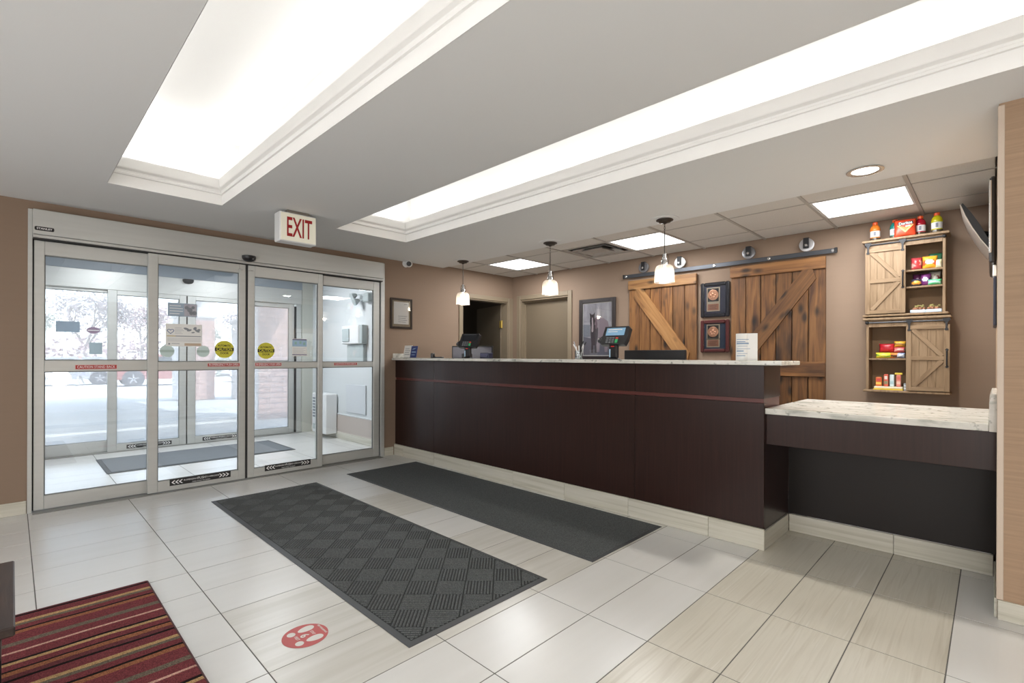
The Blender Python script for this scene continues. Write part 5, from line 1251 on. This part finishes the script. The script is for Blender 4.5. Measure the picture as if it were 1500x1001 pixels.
# ================================================================== OUTSIDE
def ground_z(x): return -.12 - (-13.02 - x)*.0146 if x < -13.02 else -.02
def car(x, y0, y1, h_, paint, label):
    """side-on car, nose towards -Y, wheels on the ground at x"""
    z = ground_z(x); L = y1-y0; t = thing('car', (x, (y0+y1)/2, z), label, 'car'); w_ = 1.8
    k = h_/1.62
    body = [(0, .42), (.02*L, .34), (.98*L, .34), (L, .5), (L, .95), (.96*L, 1.02), (.27*L, 1.02), (.05*L, .90), (0, .75)]
    cab = [(.24*L, 1.0), (.36*L, 1.50), (.42*L, 1.58), (.82*L, 1.60), (.88*L, 1.55), (.965*L, 1.0)]
    MB().prism([(p, q*k) for p, q in body], w_, frame((x-w_/2, y0, z), (0, 1, 0), (0, 0, 1))).build('body', paint, t)
    MB().prism([(p, q*k) for p, q in cab], w_*.86, frame((x-w_*.43, y0, z), (0, 1, 0), (0, 0, 1))).build('cabin', paint, t)
    gl = mat('car_window', (.04, .05, .055), .08)
    for (a, b, c, d) in ((.30, .365, .585, .585), (.60, .60, .80, .93*.86+.02)):
        MB().prism([(a*L, 1.06*k), (b*L+.02, 1.46*k), (c*L, 1.48*k), ((.585 if a < .5 else .87)*L, 1.06*k)], .01, frame((x+w_*.43, y0, z), (0, 1, 0), (0, 0, 1))).build('side_window', gl, t)
    for yy in (y0+.19*L, y0+.80*L):
        for sx in (1, -1):
            xx = x+sx*(w_/2-.10); r_ = .37*k
            wh = MB().lathe([(r_*.6, -.11), (r_, -.09), (r_, .09), (r_*.62, .11), (r_*.60, .08), (.001, .08)], (xx, yy, z+r_), 24, 'x').build('wheel', mat('tyre', (.03, .03, .03), .8), t, smooth='auto')
            m = MB()
            for s in range(5):
                a = 2*PI*s/5; m.box(-.02, .02, -.035, .035, .02, r_*.6, .005, T((xx+sx*.095, yy, z+r_)) @ Matrix.Rotation(a, 4, 'X'))
            m.lathe([(.06, 0), (.06, .02)], (xx+sx*.09, yy, z+r_), 12, 'x'); m.build('alloy_rim', mat('grey_alloy', (.30, .30, .31), .45, .5), wh)
            if sx == 1: MB().lathe([(r_*1.2, -.012), (r_*1.2, .012)], (x+w_/2, yy, z+r_), 24, 'x').build('wheel_arch', mat('dark_arch', (.05, .05, .055), .7), t)
    MB().box(x-w_/2+.1, x+w_/2-.1, y0-.03, y0+.06, z+.36*k, z+.52*k, .02).box(x-w_/2+.1, x+w_/2-.1, y1-.06, y1+.03, z+.38*k, z+.55*k, .02).build('bumper', mat('car_trim', (.2, .2, .2), .6), t)
    MB().box(x+w_/2-.25, x+w_/2-.02, y0+.0, y0+.16, z+.68*k, z+.82*k, .02).build('headlamp', PAPER, t)
    MB().box(x+w_/2-.12, x+w_/2+.01, y1-.12, y1+.01, z+.72*k, z+.92*k, .02).build('tail_lamp', REDB, t)
    MB().box(x+w_/2-.02, x+w_/2+.14, y0+.30*L, y0+.30*L+.08, z+1.06*k, z+1.2*k, .02).build('door_mirror', paint, t)
    return t
car(-32.5, 3.5, 8.1, 1.72, mat('red_car_paint', (.24, .085, .075), .25, coat=.5), 'red car parked beyond the entrance, big silver wheel seen under the door rail')
car(-37.0, -.6, 4.5, 1.62, mat('grey_car_paint', (.26, .27, .28), .3, coat=.5), 'grey car parked behind the walking person outside')
car(-34.0, 9.3, 13.8, 1.65, mat('white_car_paint', (.7, .7, .7), .3, coat=.5), 'white car parked between the two canopy columns outside')

def skinned(joints, edges, name, mats, parent, M, fmat=None, levels=2):
    """one continuous body grown over a skeleton; joints = {id: (x, y, z, radius)}"""
    ids = list(joints); me = bpy.data.meshes.new('s'); me.from_pydata([joints[i][:3] for i in ids], [(ids.index(a), ids.index(b)) for a, b in edges], [])
    ob = bpy.data.objects.new('s', me); COL.objects.link(ob)
    bpy.context.view_layer.objects.active = ob
    md = ob.modifiers.new('skin', 'SKIN'); sv = me.skin_vertices[0].data
    for k, i in enumerate(ids): sv[k].radius = (joints[i][3], joints[i][3] if len(joints[i]) < 5 else joints[i][4]); sv[k].use_root = (k == 0)
    sb = ob.modifiers.new('sub', 'SUBSURF'); sb.levels = levels; sb.render_levels = levels
    dg = bpy.context.evaluated_depsgraph_get(); dg.update()
    m2 = bpy.data.meshes.new_from_object(ob.evaluated_get(dg)); bpy.data.objects.remove(ob)
    m2.materials.clear()
    for x in mats: m2.materials.append(x)
    for p in m2.polygons:
        p.use_smooth = True
        if fmat: p.material_index = fmat(p.center)
    o = bpy.data.objects.new(name, m2); COL.objects.link(o); o.parent = parent; o.matrix_local = Matrix.Translation(-ORG[parent]) @ M; ORG[o] = M.translation.copy(); m2.name = name
    return o
PX, PY = -34.6, 2.55; PZ = ground_z(PX)
pr = thing('person', (PX, PY, PZ), 'person in a long grey coat walking outside, carrying a dark box', 'person')
SKIN = mat('skin', (.45, .27, .20), .6); COAT = mat('grey_coat', (.22, .225, .26), .8); TROU = mat('pale_trousers', (.34, .33, .31), .8); SHOE = mat('dark_shoes', (.04, .04, .04), .6); HAIR = mat('white_cap', (.66, .66, .66), .7)
# faces local -Y (towards the left of the picture)
J = dict(pel=(0, 0, .92, .15, .12), bel=(0, -.01, 1.10, .15, .115), che=(0, -.01, 1.28, .175, .12), nek=(0, -.015, 1.44, .06), hd0=(0, -.03, 1.52, .075), hd1=(0, -.035, 1.61, .088), hd2=(0, -.03, 1.67, .06),
     hl=(.09, 0, .88, .105), kl=(.10, -.16, .50, .068), al=(.10, -.10, .09, .045), tl=(.10, -.27, .04, .04), hr=(-.09, 0, .88, .105), kr=(-.10, .02, .48, .068), ar=(-.10, .22, .12, .045), tr=(-.10, .10, .04, .04),
     sl=(.20, -.01, 1.37, .075), el=(.24, -.08, 1.10, .055), wl=(.17, -.33, 1.05, .036), ml=(.14, -.40, 1.05, .034), sr=(-.20, -.01, 1.37, .075), er=(-.24, -.08, 1.10, .055), wr=(-.17, -.33, 1.05, .036), mr=(-.14, -.40, 1.05, .034))
Ed = [('pel','bel'),('bel','che'),('che','nek'),('nek','hd0'),('hd0','hd1'),('hd1','hd2'),('pel','hl'),('hl','kl'),('kl','al'),('al','tl'),('pel','hr'),('hr','kr'),('kr','ar'),('ar','tr'),('che','sl'),('sl','el'),('el','wl'),('wl','ml'),('che','sr'),('sr','er'),('er','wr'),('wr','mr')]
PM = T((PX, PY, PZ)) @ Matrix.Rotation(.35, 4, 'Z')
def pm(c):
    if c.z > 1.45 or (c.y < -.34 and c.z > .9): return 0
    if c.z < .085: return 2
    return 1
bd = skinned(J, Ed, 'body', [SKIN, TROU, SHOE], pr, PM, pm)
m = MB()
for s in (1, -1):                                                    # five fingers each, closed under the box
    for k in range(4):
        yy = -.395-.022*k*.9; L_ = (.075, .085, .08, .062)[k]
        m.tube([(s*.15, yy, 1.045), (s*.135, yy-.004, 1.03), (s*.105, yy-.004, 1.022), (s*(.15-L_), yy-.004, 1.022)], [.010, .010, .009, .007], 6)
    m.tube([(s*.15, -.385, 1.06), (s*.155, -.41, 1.085), (s*.150, -.435, 1.10)], [.011, .010, .008], 6)
m.build('fingers', SKIN, bd, M=PM)
MC = PM
m = MB(); rings = []
for (z, rx, ry, yo) in ((.56, .235, .235, -.02), (.75, .22, .20, -.02), (.92, .19, .165, -.01), (1.10, .178, .150, -.01), (1.28, .205, .155, -.01), (1.38, .19, .13, -.012), (1.44, .10, .085, -.015), (1.47, .075, .072, -.015)):
    rings.append([m.bm.verts.new((rx*math.cos(2*PI*i/20), yo+ry*math.sin(2*PI*i/20), z)) for i in range(20)])
for A_, B_ in zip(rings, rings[1:]):
    for i in range(20): m.bm.faces.new((A_[i], A_[(i+1) % 20], B_[(i+1) % 20], B_[i]))
for s in (1, -1): m.tube([(s*.17, -.01, 1.385), (s*.215, -.02, 1.34), (s*.243, -.08, 1.10), (s*.215, -.20, 1.07), (s*.18, -.31, 1.05)], [.075, .082, .068, .058, .050], 12)
m.build('coat', COAT, pr, M=MC, smooth=True)
m = MB(); m.sphere((0, -.02, 1.635), .102, 16, None, 0, (1, 1.12, .85)); m.prism([(-.07, 0), (.07, 0), (.05, .07), (-.05, .07)], .012, frame((0, -.11, 1.635), (1, 0, 0), (0, -1, 0)))
m.build('cap', HAIR, pr, M=MC, smooth='auto')
m = MB()
for s in (1, -1): m.sphere((s*.034, -.112, 1.585), .010, 8); m.sphere((s*.092, -.03, 1.575), .022, 8, None, 0, (.4, .8, 1.2))
m.build('eyes_and_ears', SKIN, bd, M=PM); m = MB(); m.sphere((0, -.125, 1.56), .016, 8, None, 0, (.8, 1.2, 1.3)); m.build('nose', SKIN, bd, M=PM); MB().box(-.024, .024, -.117, -.108, 1.518, 1.526, .003).build('mouth', mat('lips', (.34, .13, .11), .6), bd, M=PM)
cb = MB().box(-.128, .128, -.70, -.475, 1.04, 1.20, .01).build('carried_box', mat('dark_grey_box', (.10, .10, .11), .7), None, M=PM)
tag(cb, 'dark box held in front of the walking person outside', 'box')

def tree(x, y, h_, spread, mt, label, seed, nleaf=1500, name='tree', leaf_=.16):
    z = ground_z(x); t = thing(name, (x, y, z), label, 'tree' if name == 'tree' else 'shrub', 'trees across the parking lot' if name == 'tree' else None); r = random.Random(seed)
    m = MB(); tips = []
    def grow(p, d, L, rad, dep):
        q = p + d*L; m.tube([p, p+(q-p)*.5+Vector((r.uniform(-1, 1), r.uniform(-1, 1), 0))*L*.06, q], [rad, rad*.85, rad*.65], 6)
        if dep == 0: tips.append(q); return
        for k in range(3 if dep > 1 else 4):
            a = r.uniform(0, 2*PI); e = (d*.9 + Vector((math.cos(a), math.sin(a), r.uniform(.0, .5)))*.62*spread).normalized(); grow(q, e, L*r.uniform(.62, .8), rad*.6, dep-1)
        tips.append(q)
    grow(Vector((x, y, z)), Vector((0, 0, 1)), h_*.30, h_*.022, 3)
    m.build('trunk', mat('grey_bark', (.22, .19, .17), .9), t)
    m = MB(); s = leaf_
    for k in range(nleaf):
        c = r.choice(tips) + Vector((r.gauss(0, .45), r.gauss(0, .45), r.gauss(0, .40)))*h_*.13
        a = Vector((r.gauss(0, 1), r.gauss(0, 1), r.gauss(0, 1))).normalized(); b_ = a.orthogonal().normalized(); k_ = s*r.uniform(.5, 1.1)
        m.quad(c-a*k_, c+b_*k_*.6, c+a*k_, c-b_*k_*.6, 0)
    tag(m.build('foliage', mt, t, fix=False), kind='stuff')
    return t
F1 = mat('pale_blossom_leaves', (.40, .36, .36), .9); F2 = mat('grey_green_leaves', (.30, .32, .27), .9); F3 = mat('faded_rose_leaves', (.42, .33, .33), .9)
tree(-66, .5, 8.4, 1.0, F2, 'greyish tree at the far left across the parking lot', 1)
tree(-56, 4.4, 8.6, 1.0, F1, 'tallest pale blossoming tree seen through the left glass leaf', 2, 2000)
tree(-63, 9.4, 9.2, 1.1, F3, 'rosy pale tree right of the tallest blossoming one', 3, 1800)
tree(-57.5, 13.4, 6.4, 1.0, F2, 'grey-green tree seen left of the first canopy column', 4)
tree(-54, 16.5, 7.6, 1.0, F1, 'pale tree seen between the canopy columns', 5)
def hedge(y0, y1, x, h_, mt, label, seed):
    z = ground_z(x); r = random.Random(seed); m = MB(); n = int((y1-y0)*150)
    for k in range(n):
        c = Vector((x+r.uniform(-1.2, 1.2), r.uniform(y0, y1), z+h_*r.random()**.8*(.7+.3*math.sin(k*.01*0+r.uniform(0, 6)))))
        a = Vector((r.gauss(0, 1), r.gauss(0, 1), r.gauss(0, 1))).normalized(); b_ = a.orthogonal().normalized(); k_ = r.uniform(.12, .28)
        m.quad(c-a*k_, c+b_*k_*.6, c+a*k_, c-b_*k_*.6)
    o = m.build('hedge', mt, None, fix=False); tag(o, label, 'hedge', None, 'stuff')
hedge(-4, 9, -52, 3.4, F3, 'long pale hedge along the far side of the parking lot', 11)
hedge(9, 26, -50, 2.9, F2, 'grey-green hedge continuing behind the canopy columns', 12)
t = thing('lamp_post', (-46, 2.9, ground_z(-46)), 'thin curved-arm lamp post before the trees outside', 'lamp post')
zz = ground_z(-46)
MB().tube([(-46, 2.55, zz), (-46, 2.55, 4.0), (-46, 2.62, 4.5), (-46, 2.85, 4.85), (-46, 3.35, 4.95), (-46, 3.75, 4.9)], [.09, .06, .055, .05, .045, .04], 8).build('pole', GPLAS, t)
MB().box(-46.12, -45.88, 3.55, 4.1, 4.82, 4.93, .03).build('lamp_head', GPLAS, t)
